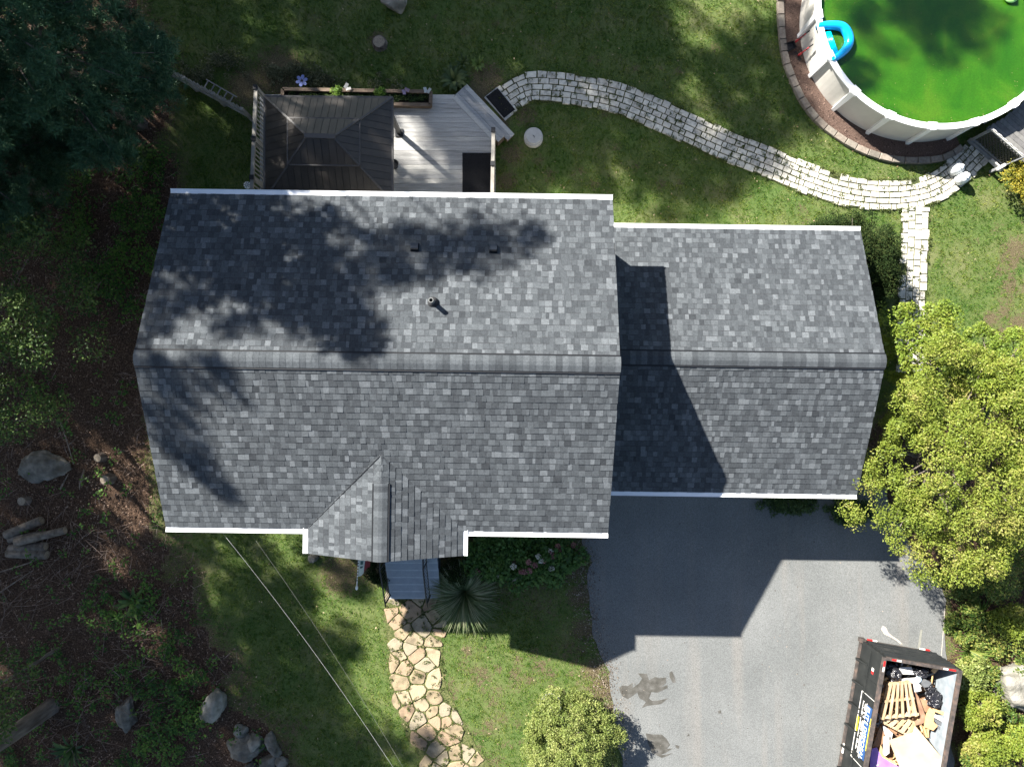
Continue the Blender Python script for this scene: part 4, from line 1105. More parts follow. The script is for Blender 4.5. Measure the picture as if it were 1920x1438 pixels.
def flag_strip(t0, t1, mi, name, m_, s0=0, s1=1, off=0):
    m = MB(); ns, nt = 12, 4
    vs = [flagpt(s0 + (s1 - s0) * i / ns, t0 + (t1 - t0) * j / nt) + Vector((.0, 0, off)) for i in range(ns + 1) for j in range(nt + 1)]
    fs = [(i * (nt + 1) + j, i * (nt + 1) + j + 1, (i + 1) * (nt + 1) + j + 1, (i + 1) * (nt + 1) + j) for i in range(ns) for j in range(nt)]
    m.add(vs, fs); m.build(name, m_, fg, smooth=True)
flag_strip(0, .42, 0, "white_band", M_cloth); flag_strip(.42, .9, 0, "red_band", M_red)
for k in range(7): flag_strip(.10, .30, 0, "lettering", M_ink, .10 + k * .115, .14 + k * .115 + .02 * (k % 3), .006)

# hose hoop
hq = W(1032, 1321, .05)
m = MB(); pts = [hq + Vector((.33 * math.cos(a), .35 * math.sin(a), .02 * math.sin(3 * a) + .02)) for a in np.linspace(0, 2 * math.pi, 40)]
m.tube(pts, .016, 6); tag(m.build("wire_hoop", M_alu, smooth=True), "grey wire hoop lying on the grass by the round bush", "hoop")
# overhead cables
M_cab = mat("cable_sheath", [(.3, (.2, .2, .2)), (.7, (.26, .26, .26))], scale=8, rough=.5)
M_cabd = mat("dark_cable", [(.3, (.09, .09, .085)), (.7, (.14, .14, .13))], scale=8, rough=.6)
def cable(a, b, r, m_, label, sag=.2):
    P = [a.lerp(b, t / 16) - Vector((0, 0, sag * 4 * (t / 16) * (1 - t / 16))) for t in range(17)]; mm = MB(); mm.tube(P, r, 6)
    tag(mm.build("overhead_cable", m_, smooth=True), label, "cable", "service cables from the house front")
cable(W(418, 1000, 5.0), W(745, 1450, 6.0), .0035, M_cab, "pale overhead cable from the front eave down across the lawn")
cable(W(470, 1000, 4.9), W(763, 1450, 5.4), .0028, M_cabd, "thin dark overhead cable beside the pale one")
# ------------------------------------------------------------------ above-ground pool
pool = thing("swimming_pool", "round above ground pool with cream walls, white rim and green water", "pool", (pool_c.x, pool_c.y, 0))
M_pw = mat("cream_steel", [(.3, (.52, .50, .455)), (.7, (.58, .56, .51))], scale=2.5, rough=.45, spec=.3, fine=.03, fscale=60)
M_pr = mat("white_resin", [(.3, (.72, .72, .71)), (.7, (.78, .78, .77))], scale=3, rough=.4, spec=.4)
M_lin = mat("pool_liner", [(.3, (.10, .32, .40)), (.7, (.14, .40, .48))], scale=4, rough=.4)
NP = 18; ph = R(-94.5); RW = 3.66; px_, py_ = pool_c.x, pool_c.y
def pol(r, a, z): return Vector((px_ + r * math.cos(a), py_ + r * math.sin(a), z))
def arcband(mb, r0, r1, z0, z1, a0, a1, n=8, ripple=0):
    lo_i, hi_i, lo_o, hi_o = [], [], [], []
    for k in range(n + 1):
        a = a0 + (a1 - a0) * k / n
        lo_i.append(pol(r0, a, z0)); hi_i.append(pol(r0, a, z1)); lo_o.append(pol(r1, a, z0)); hi_o.append(pol(r1, a, z1))
    vs = lo_i + hi_i + lo_o + hi_o; m = n + 1; fs = []
    for k in range(n):
        fs += [(k + 1, k, m + k, m + k + 1), (2 * m + k, 2 * m + k + 1, 3 * m + k + 1, 3 * m + k), (m + k, 3 * m + k, 3 * m + k + 1, m + k + 1), (k, k + 1, 2 * m + k + 1, 2 * m + k)]
    fs += [(0, 2 * m, 3 * m, m), (n, m + n, 3 * m + n, 2 * m + n)]
    return mb.add(vs, fs)
for k in range(NP):
    a = ph + k * 2 * math.pi / NP; b = a + 2 * math.pi / NP
    m = MB(); arcband(m, RW - .03, RW, 0, 1.27, a + .002, b - .002, 8); m.build("wall_panel", M_pw, pool, smooth=False)
    m = MB(); arcband(m, RW - .10, RW + .075, 1.275, 1.32, a + .028, b - .028, 8); m.build("top_rail", M_pr, pool)
    da = .018
    m = MB(); t = [pol(RW + .002, a - da, 0), pol(RW + .09, a - da * .8, 0), pol(RW + .09, a + da * .8, 0), pol(RW + .002, a + da, 0)]
    h = [pol(RW + .002, a - da * 1.5, 1.27), pol(RW + .075, a - da * 1.2, 1.27), pol(RW + .075, a + da * 1.2, 1.27), pol(RW + .002, a + da * 1.5, 1.27)]
    m.hexa(t, h); m.build("upright", M_pr, pool)
    m = MB(); q = [(RW - .125, -.05), (RW + .02, -.058), (RW + .085, -.05), (RW + .115, -.025), (RW + .115, .025), (RW + .085, .05), (RW + .02, .058), (RW - .125, .05)]
    m.hexa([pol(r, a + o * .75, 1.268) for r, o in q], [pol(r - .006 if r > RW else r + .006, a + o * .7, 1.345) for r, o in q]); m.build("rail_cap", M_pr, pool)
m = MB(); arcband(m, RW - .045, RW - .032, .3, 1.27, 0, 2 * math.pi, 96); m.build("liner", M_lin, pool)
# algae-green water: a thick murky body with a glossy surface
M_water = mat("green_pool_water", [(.3, (.016, .085, .004)), (.5, (.029, .112, .005)), (.7, (.052, .128, .007))], scale=.9, detail=9, rough=.1, spec=.5, fine=.12, fscale=26, dist=.8, bump=.25, bscale=3.5, bdist=.02)
_b = M_water.node_tree.nodes['Principled BSDF']; _b.inputs['Subsurface Weight'].default_value = 1.0; _b.inputs['Subsurface Radius'].default_value = (.5, 1.0, .3); _b.inputs['Subsurface Scale'].default_value = .35
m = MB(); n = 96
m.add([pol(RW - .045, 2 * math.pi * k / n, 1.14) for k in range(n)], [tuple(range(n))]); m.build("pool_water", M_water, pool)
_r = np.random.default_rng(3); _a = _r.uniform(0, 6.28, 260); _q = (RW - .08) * np.where(_r.random(260) < .6, 1 - np.abs(_r.normal(size=260)) * .05, np.sqrt(_r.random(260)))
V, F = leaf_quads(np.stack([px_ + _q * np.cos(_a), py_ + _q * np.sin(_a), np.full(260, 1.146)], 1), rand_dirs(260, _r) * np.array([1, 1, 0]), np.tile([0, 0, 1.0], (260, 1)), _r.uniform(.02, .06, 260), _r.uniform(.015, .03, 260))
np_mesh("floating_debris", V, F, mat("wet_leaf", [(.2, (.05, .06, .015)), (.8, (.16, .15, .05))], scale=3, island=.8), kind="stuff", label="bits of leaf floating on the green pool water")
# blue inflatable lounger
fq = W(1568, 76, 1.22); fl = thing("pool_float", "bright blue inflatable lounger ring floating against the pool wall", "pool float", (fq.x, fq.y, 1.14))
M_blue = mat("blue_vinyl", [(.3, (.0, .26, .62)), (.7, (.005, .33, .68))], scale=2, rough=.18, spec=.5, coat=.4); M_cyan = mat("cyan_vinyl", [(.3, (.0, .48, .66)), (.7, (.0, .54, .70))], scale=2, rough=.25, spec=.5)
ring = [(1530, 44), (1545, 42), (1566, 42.5), (1580, 46), (1590, 54), (1596, 66), (1598, 80), (1594, 92), (1585, 103), (1573, 112), (1560, 118)]
P = smoothline([W(a, b, 1.24) for a, b in [(1532, 50), (1548, 48.5), (1566, 48.5), (1578, 51), (1586, 58), (1591, 69), (1592, 80), (1588, 90), (1580, 99), (1570, 107), (1561, 113)]], 5)
MB().tube(P, [.10 + .04 * math.sin(math.pi * min(1, (i + 4) / len(P))) for i in range(len(P))], 14).build("tube", M_blue, fl, smooth=True)
sa, sb, sc, sd = W(1539, 63, 1.2), W(1557, 60, 1.2), W(1571, 99, 1.2), W(1559, 106, 1.2)
for k in range(6):
    a0, a1 = sa.lerp(sb, (k + .5) / 6), sd.lerp(sc, (k + .5) / 6); MB().tube([a0, a1], .034, 10).build("seat_rib", M_cyan, fl, smooth=True)
bq = W(1563, 110, 1.36); MB().lathe(bq, [(.05, -.02), (.06, 0), (.045, .02), (.03, .01)], 16).build("cup_holder", M_cyan, fl)
# shape seen at the pool's far edge
q = W(1896, -4, 1.2); tq = thing("pool_toy", "yellow and green inflatable toy at the photo's top edge of the pool", "pool toy", q)
MB().add(*blob(q, (.2, .16, .08), 5, 3, .05)).build("body", mat("lime_vinyl", [(.3, (.24, .50, .14)), (.7, (.32, .58, .2))], scale=3, rough=.25), tq, smooth=True)
MB().add(*blob(q + Vector((.02, 0, .10)), (.09, .08, .05), 7, 3, .05)).build("pillow", mat("yellow_vinyl", [(.3, (.60, .55, .08)), (.7, (.68, .62, .12))], scale=3, rough=.25), tq, smooth=True)
# tools leaning on the pool wall
M_tool = flat("red_handle", (.34, .03, .035), rough=.4)
def tool(name, label, a, za, b, zb, head):
    p, q = W(*a, za), W(*b, zb); t = thing(name, label, "tool", (p.x, p.y, .02), 0, "red tools leaning on the pool wall"); d = (q - p).normalized()
    MB().tube([p, p.lerp(q, .78)], .017, 8).build("handle", M_tool, t, smooth=True); MB().tube([p.lerp(q, .78), q], .022, 8).build("grip", M_dark, t, smooth=True)
    MB().tube([p - d * .02, p + d * .14], .034, 8).build("collar", M_tool, t, smooth=True)
    MB().tube([p.lerp(q, .55), p.lerp(q, .6)], .026, 8).build("clamp", M_dark, t, smooth=True); head(t, p)
def scoop(t, p):
    m = MB(); c = W(1480, 89, .05); c.z = .04
    u = Vector((.93, .37, 0)); v = Vector((-.37, .93, 0)); a = .2
    lo = [c + u * x * .15 + v * y * .13 for x, y in ((-1, -1), (1, -.8), (1, .8), (-1, 1))]
    for i, j in ((0, 1), (2, 3), (1, 2)): m.hexa([lo[i], lo[j], lo[j] * .98 + c * .02, lo[i] * .98 + c * .02], [p_ + Vector((0, 0, .12)) for p_ in (lo[i], lo[j], lo[j] * .98 + c * .02, lo[i] * .98 + c * .02)])
    m.hexa(lo, [p_ + Vector((0, 0, .015)) for p_ in lo]); m.build("scoop", M_dark, t)
def rake_head(t, p):
    m = MB(); c = Vector((p.x, p.y, .06)); u = Vector((.5, -.86, 0)); m.bar(c - u * .16, c + u * .16, .03, .02)
    for k in range(6): m.bar(c + u * (-.15 + .06 * k), c + u * (-.15 + .06 * k) + Vector((-.06, -.03, -.045)), .012)
    m.build("rake_head", M_dark, t)
tool("scoop_shovel", "red handled black scoop leaning on the pool wall", (1492, 79), .12, (1518, 58), .95, scoop)
tool("hand_rake", "thin red handled rake leaning on the wall below the scoop", (1498, 104), .1, (1524, 84), .9, rake_head)
# pool deck with lattice panel
PZ = .75
M_pd = [mat("grey_plank", [(.3, tuple(c * .75 for c in q)), (.7, tuple(c * 1.2 for c in q))], scale=4, detail=7, stretch=(2, 2, 1), bump=.35, objrand=.3, fine=.12) for q in ((.11, .107, .104), (.13, .127, .12))]
b0, b1 = W(1816, 266, 0), W(1872, 315, 0); du = (b1 - b0).normalized(); dv = Vector((-du.y, du.x, 0)); dv = dv if dv.x > 0 else -dv
pdk = thing("pool_deck", "weathered plank deck standing against the pool rim", "deck", b0 + dv * .5)
q0 = b0 + dv * .12 - du * .1
for k in range(16):
    off = dv * (.146 * k)
    st_ = -.15
    while (q0 + off + du * st_ - Vector((px_, py_, 0))).length < RW + .2: st_ += .05
    a_, b_ = q0 + off + du * st_, q0 + off + du * 2.3
    m = MB(); q = [a_, b_, b_ + dv * .139, a_ + dv * .139]; m.hexa([Vector((p.x, p.y, PZ - .03)) for p in q], [Vector((p.x, p.y, PZ)) for p in q]); m.build("deck_board", M_pd[k % 2], pdk)
for k in range(3):
    c = b0 + dv * (.3 + k * .9) + du * (.55 + .05 * k); MB().box((c.x, c.y, PZ / 2 - .02), (.09, .09, PZ - .04)).build("post", M_wood, pdk)
    c = b0 + dv * (.3 + k * .9) + du * 1.35; MB().box((c.x, c.y, PZ / 2 - .02), (.09, .09, PZ - .04)).build("post", M_wood, pdk)
lt = thing("lattice_panel", "dark lattice panel in a grey frame in front of the pool deck", "lattice", b0)
Lw = (b1 - b0).length; up = Vector((0, 0, 1)); Hl = 1.05; M_lat = flat("lattice_strip", (.055, .055, .045), rough=.8); M_lfr = mat("grey_frame", [(.3, (.16, .165, .17)), (.7, (.22, .225, .23))], scale=6, fine=.1); M_lpale = mat("pale_frame", [(.3, (.44, .43, .40)), (.7, (.54, .52, .5))], scale=6, fine=.1)
def LP(x, z): return b0 + du * x + up * z
MB().bar(LP(-.06, .08), LP(Lw + .16, .08), .09, .14).build("bottom_board", M_lfr, lt)
MB().bar(LP(-.02, .24), LP(Lw, .24), .04, .06).build("lower_rail", M_lfr, lt)
MB().bar(LP(0, Hl), LP(Lw, Hl), .05, .05).build("top_rail", M_lpale, lt)
for k in range(6):
    x = Lw * (k + .5) / 6; m = MB(); pts = [(-.09, 0), (-.06, .03), (0, .045), (.06, .03), (.09, 0)]
    m.hexa([LP(x + a * Lw / 1.15, Hl + .025 + z) - dv * .012 for a, z in pts], [LP(x + a * Lw / 1.15, Hl + .025 + z) + dv * .012 for a, z in pts]); m.build("scallop", M_lpale, lt)
for x in (0, Lw): MB().bar(LP(x, .16), LP(x, Hl + .04), .07).build("post", M_lfr, lt)
step = .125
x = -Hl
while x < Lw:
    for sg in (1, -1):
        za, zb = .27, Hl - .02
        xa, xb = (x, x + (zb - za)) if sg > 0 else (x + (zb - za), x)
        # clip to the frame
        pts = []
        t0, t1 = 0.0, 1.0; dx = xb - xa
        for lo_, hi_ in ((.03, Lw - .03),):
            ta, tb = (lo_ - xa) / dx, (hi_ - xa) / dx; ta, tb = min(ta, tb), max(ta, tb); t0, t1 = max(t0, ta), min(t1, tb)
        if t1 - t0 > .04:
            p, q = LP(xa + dx * t0, za + (zb - za) * t0), LP(xa + dx * t1, za + (zb - za) * t1)
            MB().bar(p + dv * .006 * sg, q + dv * .006 * sg, .009, .036, up=tuple(dv.cross(q - p).normalized())).build("lattice_strip", M_lat, lt)
    x += step
ra, rb = W(1868, 318, .35), W(1925, 286, .35)
hr = thing("handrail", "pale grey handrail beside the lattice panel and yellow shrub", "handrail", (ra.x, ra.y, 0))
MB().bar(ra, rb + (rb - ra) * .4, .09, .05).build("top_rail", M_lpale, hr)
for t_ in (.06, .75): p = ra.lerp(rb, t_); MB().box((p.x, p.y, .16), (.08, .08, .32)).build("post", M_lfr, hr)
rc = W(1858, 301, .3); MB().bar(W(1857, 300, .18), W(1878, 320, .18), .05, .16).build("end_board", M_lpale, hr)
# two white wrapped sacks
M_sack = mat("white_sack", [(.3, (.60, .62, .62)), (.7, (.72, .74, .74))], scale=5, rough=.45, bump=.8, bscale=14, bdist=.03)
for k, (a, b, l) in enumerate(((1786, 320, "white plastic sack beside the shaded pavers, nearer the pool"), (1797, 337, "white plastic sack on the sunlit pavers, farther from the pool"))):
    c = W(a - 1.5, b + 1.5, 0); t = thing("white_sack", l, "sack", (c.x, c.y, .03), 0, "white sacks on the paver path"); m = MB()
    m.lathe((c.x, c.y, .03), [(.13, 0), (.175, .05), (.185, .18), (.175, .30), (.14, .38), (.07, .43), (.035, .45)], 28)
    m.v = [tuple(Vector(v) + mnoise.noise_vector(Vector(v) * 9) * .018) for v in m.v]; m.build("body", M_sack, t, smooth=True)
    m = MB(); m.lathe((c.x, c.y, .46), [(.03, 0), (.05, .03), (.085, .05), (.03, .045)], 14); m.v = [tuple(Vector(v) + mnoise.noise_vector(Vector(v) * 22) * .03) for v in m.v]; m.build("knot", M_sack, t, smooth=True)

# ------------------------------------------------------------------ dumpster
o_ = W(1610, 1197); DW, DLn, DH = 2.3, 4.4, 1.5
dmp = thing("dumpster", "open black roll off dumpster heaped with pallets, boards and bags", "dumpster", o_, R(-9.8)); MD = MW[dmp]
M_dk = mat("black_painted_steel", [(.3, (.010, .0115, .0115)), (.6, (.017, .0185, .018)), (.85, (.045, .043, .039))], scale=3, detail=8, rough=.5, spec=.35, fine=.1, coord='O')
M_rust = mat("worn_rail_paint", [(.25, (.025, .023, .022)), (.5, (.062, .052, .047)), (.75, (.13, .09, .072))], scale=7, detail=8, rough=.7, fine=.15, coord='O')
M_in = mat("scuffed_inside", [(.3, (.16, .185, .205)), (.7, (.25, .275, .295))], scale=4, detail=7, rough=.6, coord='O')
M_rr = flat("reflector_red", (.42, .02, .02), rough=.3); M_rw = flat("reflector_white", (.62, .6, .56), rough=.3); M_yel = flat("yellow_label", (.62, .55, .02), rough=.5)
def db(name, c, s, m_, parent=dmp, **k): return MB().box(c, s).build(name, m_, parent, local=True, **k)
db("floor", (DW / 2, -DLn / 2, .17), (DW - .1, DLn - .1, .06), M_dk)
db("side_wall", (.035, -DLn / 2, .82), (.05, DLn - .1, 1.28), M_dk); db("side_wall", (DW - .035, -DLn / 2, .82), (.05, DLn - .1, 1.28), M_dk)
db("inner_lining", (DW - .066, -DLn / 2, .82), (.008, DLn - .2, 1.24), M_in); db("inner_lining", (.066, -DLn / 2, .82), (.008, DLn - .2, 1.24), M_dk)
db("end_wall", (DW / 2, -.03, .82), (DW - .12, .05, 1.28), M_dk); db("end_wall", (DW / 2, -DLn + .03, .82), (DW - .12, .05, 1.28), M_dk)
db("inner_lining", (DW / 2, -.06, .82), (DW - .16, .008, 1.24), M_dk)
for x in (.03, DW - .03): db("top_rail", (x, -DLn / 2, DH - .045), (.10, DLn, .09), M_rust); db("bottom_rail", (x, -DLn / 2, .16), (.12, DLn, .12), M_rust)
for y in (-.02, -DLn + .02): db("top_rail", (DW / 2, y, DH - .047), (DW - .17, .09, .085), M_rust); db("bottom_rail", (DW / 2, y, .16), (DW - .13, .1, .12), M_rust)
for x in (.03, DW - .03): db("corner_post", (x, -.02, .80), (.095, .085, 1.3), M_dk)
for z in (.40, .62, .84, 1.06, 1.26): MB().hexa([Vector((.09, .0, z - .06)), Vector((DW - .09, .0, z - .06)), Vector((DW - .09, .085, z - .03)), Vector((.09, .085, z - .03))], [Vector((.09, .0, z + .06)), Vector((DW - .09, .0, z + .06)), Vector((DW - .09, .085, z + .03)), Vector((.09, .085, z + .03))]).build("end_rib", M_dk, dmp, local=True)
for k in range(6):
    y = -.55 - k * .68
    for x, sg in ((.01, -1), (DW - .01, 1)):
        MB().hexa([Vector((x, y - .03, .22)), Vector((x + sg * .13, y - .03, .22)), Vector((x + sg * .13, y + .03, .22)), Vector((x, y + .03, .22))],
                  [Vector((x, y - .02, .72)), Vector((x + sg * .02, y - .02, .72)), Vector((x + sg * .02, y + .02, .72)), Vector((x, y + .02, .72))]).build("gusset", M_dk, dmp, local=True)
db("side_crease", (-.0, -DLn / 2, .80), (.03, DLn - .15, .03), M_dk)
for k in range(3): db("side_seam", (.004, -.9 - k * 1.15, 1.0), (.018, .03, .76), M_dk)
db("corner_casting", (-.0, .03, .2), (.16, .12, .2), M_rust)
for c, s, m_ in (((.30, .073, 1.10), (.0, 0, 0), None),): pass
def tape(c, s, m_): db("reflective_tape", c, s, m_)
tape((.30, -.02, DH + .002), (.14, .05, .006), M_rr); tape((.44, -.02, DH + .002), (.14, .05, .006), M_rw); tape((1.82, -.02, DH + .002), (.14, .05, .006), M_rw); tape((2.02, -.02, DH + .002), (.2, .05, .006), M_rr)
tape((.03, -.18, DH + .002), (.05, .16, .006), M_rr); tape((.03, -.34, DH + .002), (.05, .14, .006), M_rw)
tape((.25, .07, .18), (.16, .04, .05), M_rr); tape((.40, .07, .18), (.14, .04, .05), M_rw); tape((1.9, .07, .18), (.16, .04, .05), M_rw); tape((2.06, .07, .18), (.14, .04, .05), M_rr)
tape((.004, -.55, 1.02), (.006, .09, .11), M_rw); tape((.004, -.64, 1.02), (.006, .09, .11), M_rr)
db("yellow_label", (1.05, .004, 1.395), (.42, .01, .05), M_yel)
db("white_tape", (-.03, -3.35, .24), (.03, .3, .06), M_rw)
# company sign on the side: framed lettering that reads along the wall
sg = MB(); y0, y1, z0, z1 = -1.35, -3.35, .66, 1.40
for a, b in (((y0, z0), (y1, z0)), ((y1, z0), (y1, z1)), ((y0, z1), (y0, z0))): sg.bar((.004, a[0], a[1]), (.004, b[0], b[1]), .012, .014)
sign = sg.build("sign_frame", M_rw, dmp, local=True)
M_lt = flat("sign_lettering", (.55, .64, .80), rough=.5); M_sky = flat("sign_blue", (.02, .06, .17), rough=.5)
bk = MB(); bk.box((.006, (y0 + y1) / 2 - .02, 1.19), (.006, 1.55, .30)); bk.build("sign_panel", M_sky, sign, local=True)
def text(body, y, z, size, m_, parent, x=.0, bold=.0):
    cu = bpy.data.curves.new("lettering", 'FONT'); cu.body = body; cu.size = size; cu.extrude = .002; cu.offset = bold; cu.materials.append(m_)
    tmp = bpy.data.objects.new("tmp", cu); COL.objects.link(tmp); bpy.context.view_layer.update()
    me = bpy.data.meshes.new_from_object(tmp.evaluated_get(bpy.context.evaluated_depsgraph_get())); bpy.data.objects.remove(tmp); me.name = "lettering"
    if not me.materials: me.materials.append(m_)
    o = bpy.data.objects.new("lettering", me); COL.objects.link(o); o.parent = parent
    # text x runs along -y of the wall, text y runs up, face normal is -x
    o.matrix_basis = Matrix(((0, 0, -1, x), (-1, 0, 0, y), (0, 1, 0, z), (0, 0, 0, 1))); MW[o] = MD @ o.matrix_basis; return o
text("ELITE DISPOSAL", y0 - .27, 1.08, .225, M_lt, sign, 0.0, .002)
for r_, (zz, yy0, yy1, h) in enumerate(((.93, -1.62, -3.05, .075), (.79, -1.58, -3.0, .09))):
    m = MB(); y = yy0; rg = random.Random(r_)
    while y > yy1:
        w = rg.choice((.02, .03, .045)); hh = h * rg.choice((.6, .6, 1)); 
        if rg.random() < .86: m.box((.005, y - w / 2, zz + hh / 2), (.005, w, hh))
        y -= w + .012
    m.build("small_print", M_rw, sign, local=True)
MB().box((.002, (y0 + y1) / 2 - .02, 1.035), (.008, 1.6, .02)).build("sign_rule", M_rw, sign, local=True)
MB().box((.004, -2.33, .70), (.008, .42, .13)).build("number_plate", M_yel, sign, local=True)
text("104", -2.22, .665, .11, M_ink, sign, -.003)
MB().box((.0, -2.35, 1.375), (.01, .95, .06)).build("yellow_strip", M_yel, sign, local=True)
# --- what lies in it: everything its own thing
M_pal = mat("pallet_wood", [(.25, (.22, .15, .085)), (.5, (.38, .27, .16)), (.75, (.50, .37, .235))], scale=4, detail=7, stretch=(3, 1, 1), bump=.3, objrand=.35, fine=.12, coord='O')
M_ply = mat("pale_plywood", [(.3, (.42, .33, .20)), (.7, (.52, .42, .28))], scale=2.5, detail=7, fine=.06)
M_card = mat("cardboard", [(.3, (.42, .27, .12)), (.7, (.54, .36, .18))], scale=4, fine=.08); M_cardb = mat("brown_cardboard", [(.3, (.22, .12, .07)), (.7, (.31, .19, .11))], scale=5, fine=.1)
M_wb = mat("white_board", [(.3, (.40, .39, .37)), (.7, (.52, .51, .49))], scale=3, fine=.05); M_gb = flat("grey_board", (.10, .105, .11), rough=.7); M_lgb = flat("pale_grey_board", (.36, .36, .35), rough=.7)
M_bag = mat("black_bag_film", [(.3, (.008, .008, .01)), (.7, (.02, .02, .024))], scale=6, rough=.22, spec=.6, bump=1, bscale=16, bdist=.04); M_pur = mat("purple_plastic", [(.3, (.24, .12, .40)), (.7, (.34, .2, .52))], scale=4, rough=.35)
def board(name, label, cat, pts, z, th, m_, tilt=0, group=None):
    P = [W(a, b, z) for a, b in pts]; c = sum(P, Vector()) / len(P)
    P = [p + Vector((0, 0, tilt * ((p.x - c.x) + .6 * (p.y - c.y)))) for p in P]
    ar = sum(P[i].x * P[(i + 1) % len(P)].y - P[(i + 1) % len(P)].x * P[i].y for i in range(len(P)))
    if ar < 0: P = P[::-1]
    return tag(MB().hexa([p - Vector((0, 0, th)) for p in P], P).build(name, m_), label, cat, group)
def zp(x, y): return (1560 + x / 5.574, 1180 + y / 5.574)
Zs = lambda *q: [zp(a, b) for a, b in q]
board("debris_base", "heap of broken brown boards filling the dumpster floor", "debris", [(1648, 1268), (1790, 1290), (1768, 1440), (1740, 1500), (1618, 1480), (1622, 1420)], .55, .3, M_cardb)
def pallet(label, pts, z, nt, ns, tilt=(0, 0)):
    A, B, C, D = [W(a, b, z) for a, b in pts]       # boards run from edge AB towards DC
    for p in (A, B, C, D): p.z += tilt[0] * (p.x - A.x) + tilt[1] * (p.y - A.y)
    c = (A + B + C + D) / 4; t = thing("wooden_pallet", label, "pallet", c - Vector((0, 0, .13)), 0, "pallets thrown in the dumpster")
    n = (B - A).cross(D - A).normalized(); n = n if n.z > 0 else -n
    w = (B - A).length / nt
    for k in range(nt):
        a, d = A.lerp(B, (k + .5) / nt), D.lerp(C, (k + .5) / nt); MB().bar(a, d, w * (.66 + .08 * (k % 2)), .02, up=tuple(n)).build("top_board", M_pal, t)
    for k in range(ns):
        a, b = A.lerp(D, .04 + .92 * k / (ns - 1)), B.lerp(C, .04 + .92 * k / (ns - 1)); MB().bar(a - n * .058, b - n * .058, .06, .09, up=tuple(n)).build("stringer", M_pal, t)
    for k in range(3):
        a, d = A.lerp(B, .08 + .42 * k), D.lerp(C, .08 + .42 * k); MB().bar(a - n * .114, d - n * .114, .1, .018, up=tuple(n)).build("bottom_board", M_pal, t)
pallet("pallet lying flat on top of the load with six long slats", Zs((600, 562), (818, 540), (912, 898), (498, 946)), 1.20, 6, 3, (.02, .0))
pallet("tilted pallet half buried under the flat one", Zs((640, 880), (905, 985), (822, 1130), (508, 962)), 1.02, 5, 3, (-.04, .03))
board("white_sheet", "white panel lying under the pallet against the dumpster end", "panel", Zs((640, 520), (905, 500), (935, 640), (862, 655), (850, 560), (640, 570)), 1.02, .02, M_wb)
board("white_sheet", "upright white panel leaning at the dumpster end between the bags", "panel", Zs((705, 395), (830, 390), (860, 470), (700, 465)), .98, .02, M_wb, .0)
board("plywood_sheet", "large pale plywood sheet on top of the load at the near end", "plywood", Zs((868, 1003), (1190, 1388), (1075, 1475), (735, 1500), (600, 1160), (842, 1075)), 1.34, .018, M_ply, .02)
board("plywood_strip", "narrow pale strip of plywood beside the large sheet", "plywood", Zs((540, 1120), (598, 1110), (600, 1290), (560, 1320), (535, 1300)), 1.12, .02, M_wb)
board("white_foam", "crumpled white foam pieces beside the tilted pallet", "foam", Zs((530, 1005), (565, 1020), (635, 1080), (620, 1160), (560, 1110)), 1.0, .05, M_wb, .05)
board("cardboard_piece", "torn orange cardboard piece right of the pallets", "cardboard", Zs((1020, 815), (1075, 850), (1062, 960), (1105, 1005), (1060, 1055), (965, 1020), (985, 880)), 1.12, .01, M_card, .05)
board("cardboard_piece", "brown cardboard flap beside the torn black bag", "cardboard", Zs((920, 720), (1000, 740), (1095, 790), (1040, 830), (980, 865), (925, 790)), 1.0, .012, M_cardb, .08)
board("cardboard_piece", "yellow cardboard strip against the dumpster's far side", "cardboard", Zs((1050, 820), (1200, 870), (1180, 902), (1060, 850)), 1.14, .01, M_card, .0)
board("cardboard_piece", "brown cardboard scrap at the sign side of the load", "cardboard", Zs((500, 1000), (545, 1090), (530, 1190), (460, 1250), (430, 1230)), .95, .012, M_cardb, .1)
board("cardboard_piece", "orange cardboard scrap under the plywood sheet by the purple plastic", "cardboard", Zs((510, 1200), (560, 1330), (690, 1400), (640, 1460), (520, 1400), (490, 1290)), .98, .012, M_card, -.03)
board("wood_plank", "reddish plank jutting out beneath the top pallet", "plank", Zs((870, 650), (905, 700), (1000, 965), (880, 1000), (870, 960), (930, 930)), 1.08, .03, mat("red_brown_wood", [(.3, (.20, .11, .07)), (.7, (.32, .2, .13))], scale=5))
for k, (q, l, mm) in enumerate(((Zs((1085, 885), (1225, 960), (1215, 1000), (1070, 920)), "pale grey board, highest of the boards at the far side", M_lgb), (Zs((1075, 930), (1215, 1005), (1225, 1060), (1078, 965)), "dark grey board below the pale grey one", M_gb), (Zs((1090, 985), (1200, 1065), (1200, 1120), (1105, 1030)), "lowest dark grey board at the far side", M_gb))):
    board("wood_board", l, "board", q, 1.10 + .03 * (2 - k), .025, mm, .03, "grey boards in the dumpster")
board("cardboard_box", "small grey flattened box by the torn black bag", "box", Zs((940, 560), (985, 525), (1045, 555), (1010, 600), (960, 605)), 1.12, .1, M_gb)
board("pale_sheet", "bluish white sheet against the dumpster's far side wall", "sheet", Zs((1040, 1060), (1180, 1120), (1140, 1290), (1015, 1140)), .9, .01, M_in)
for k in range(2): board("wood_stud", ("upright brown stud between the plywood and the cardboard", "second brown stud nearer the far side")[k], "stud", Zs((950 + 40 * k, 1010), (972 + 40 * k, 1018), (1000 + 15 * k, 1130), (985 + 22 * k, 1125)), 1.02, .06, M_card, 0, "brown studs in the dumpster")
_rg = random.Random(12)
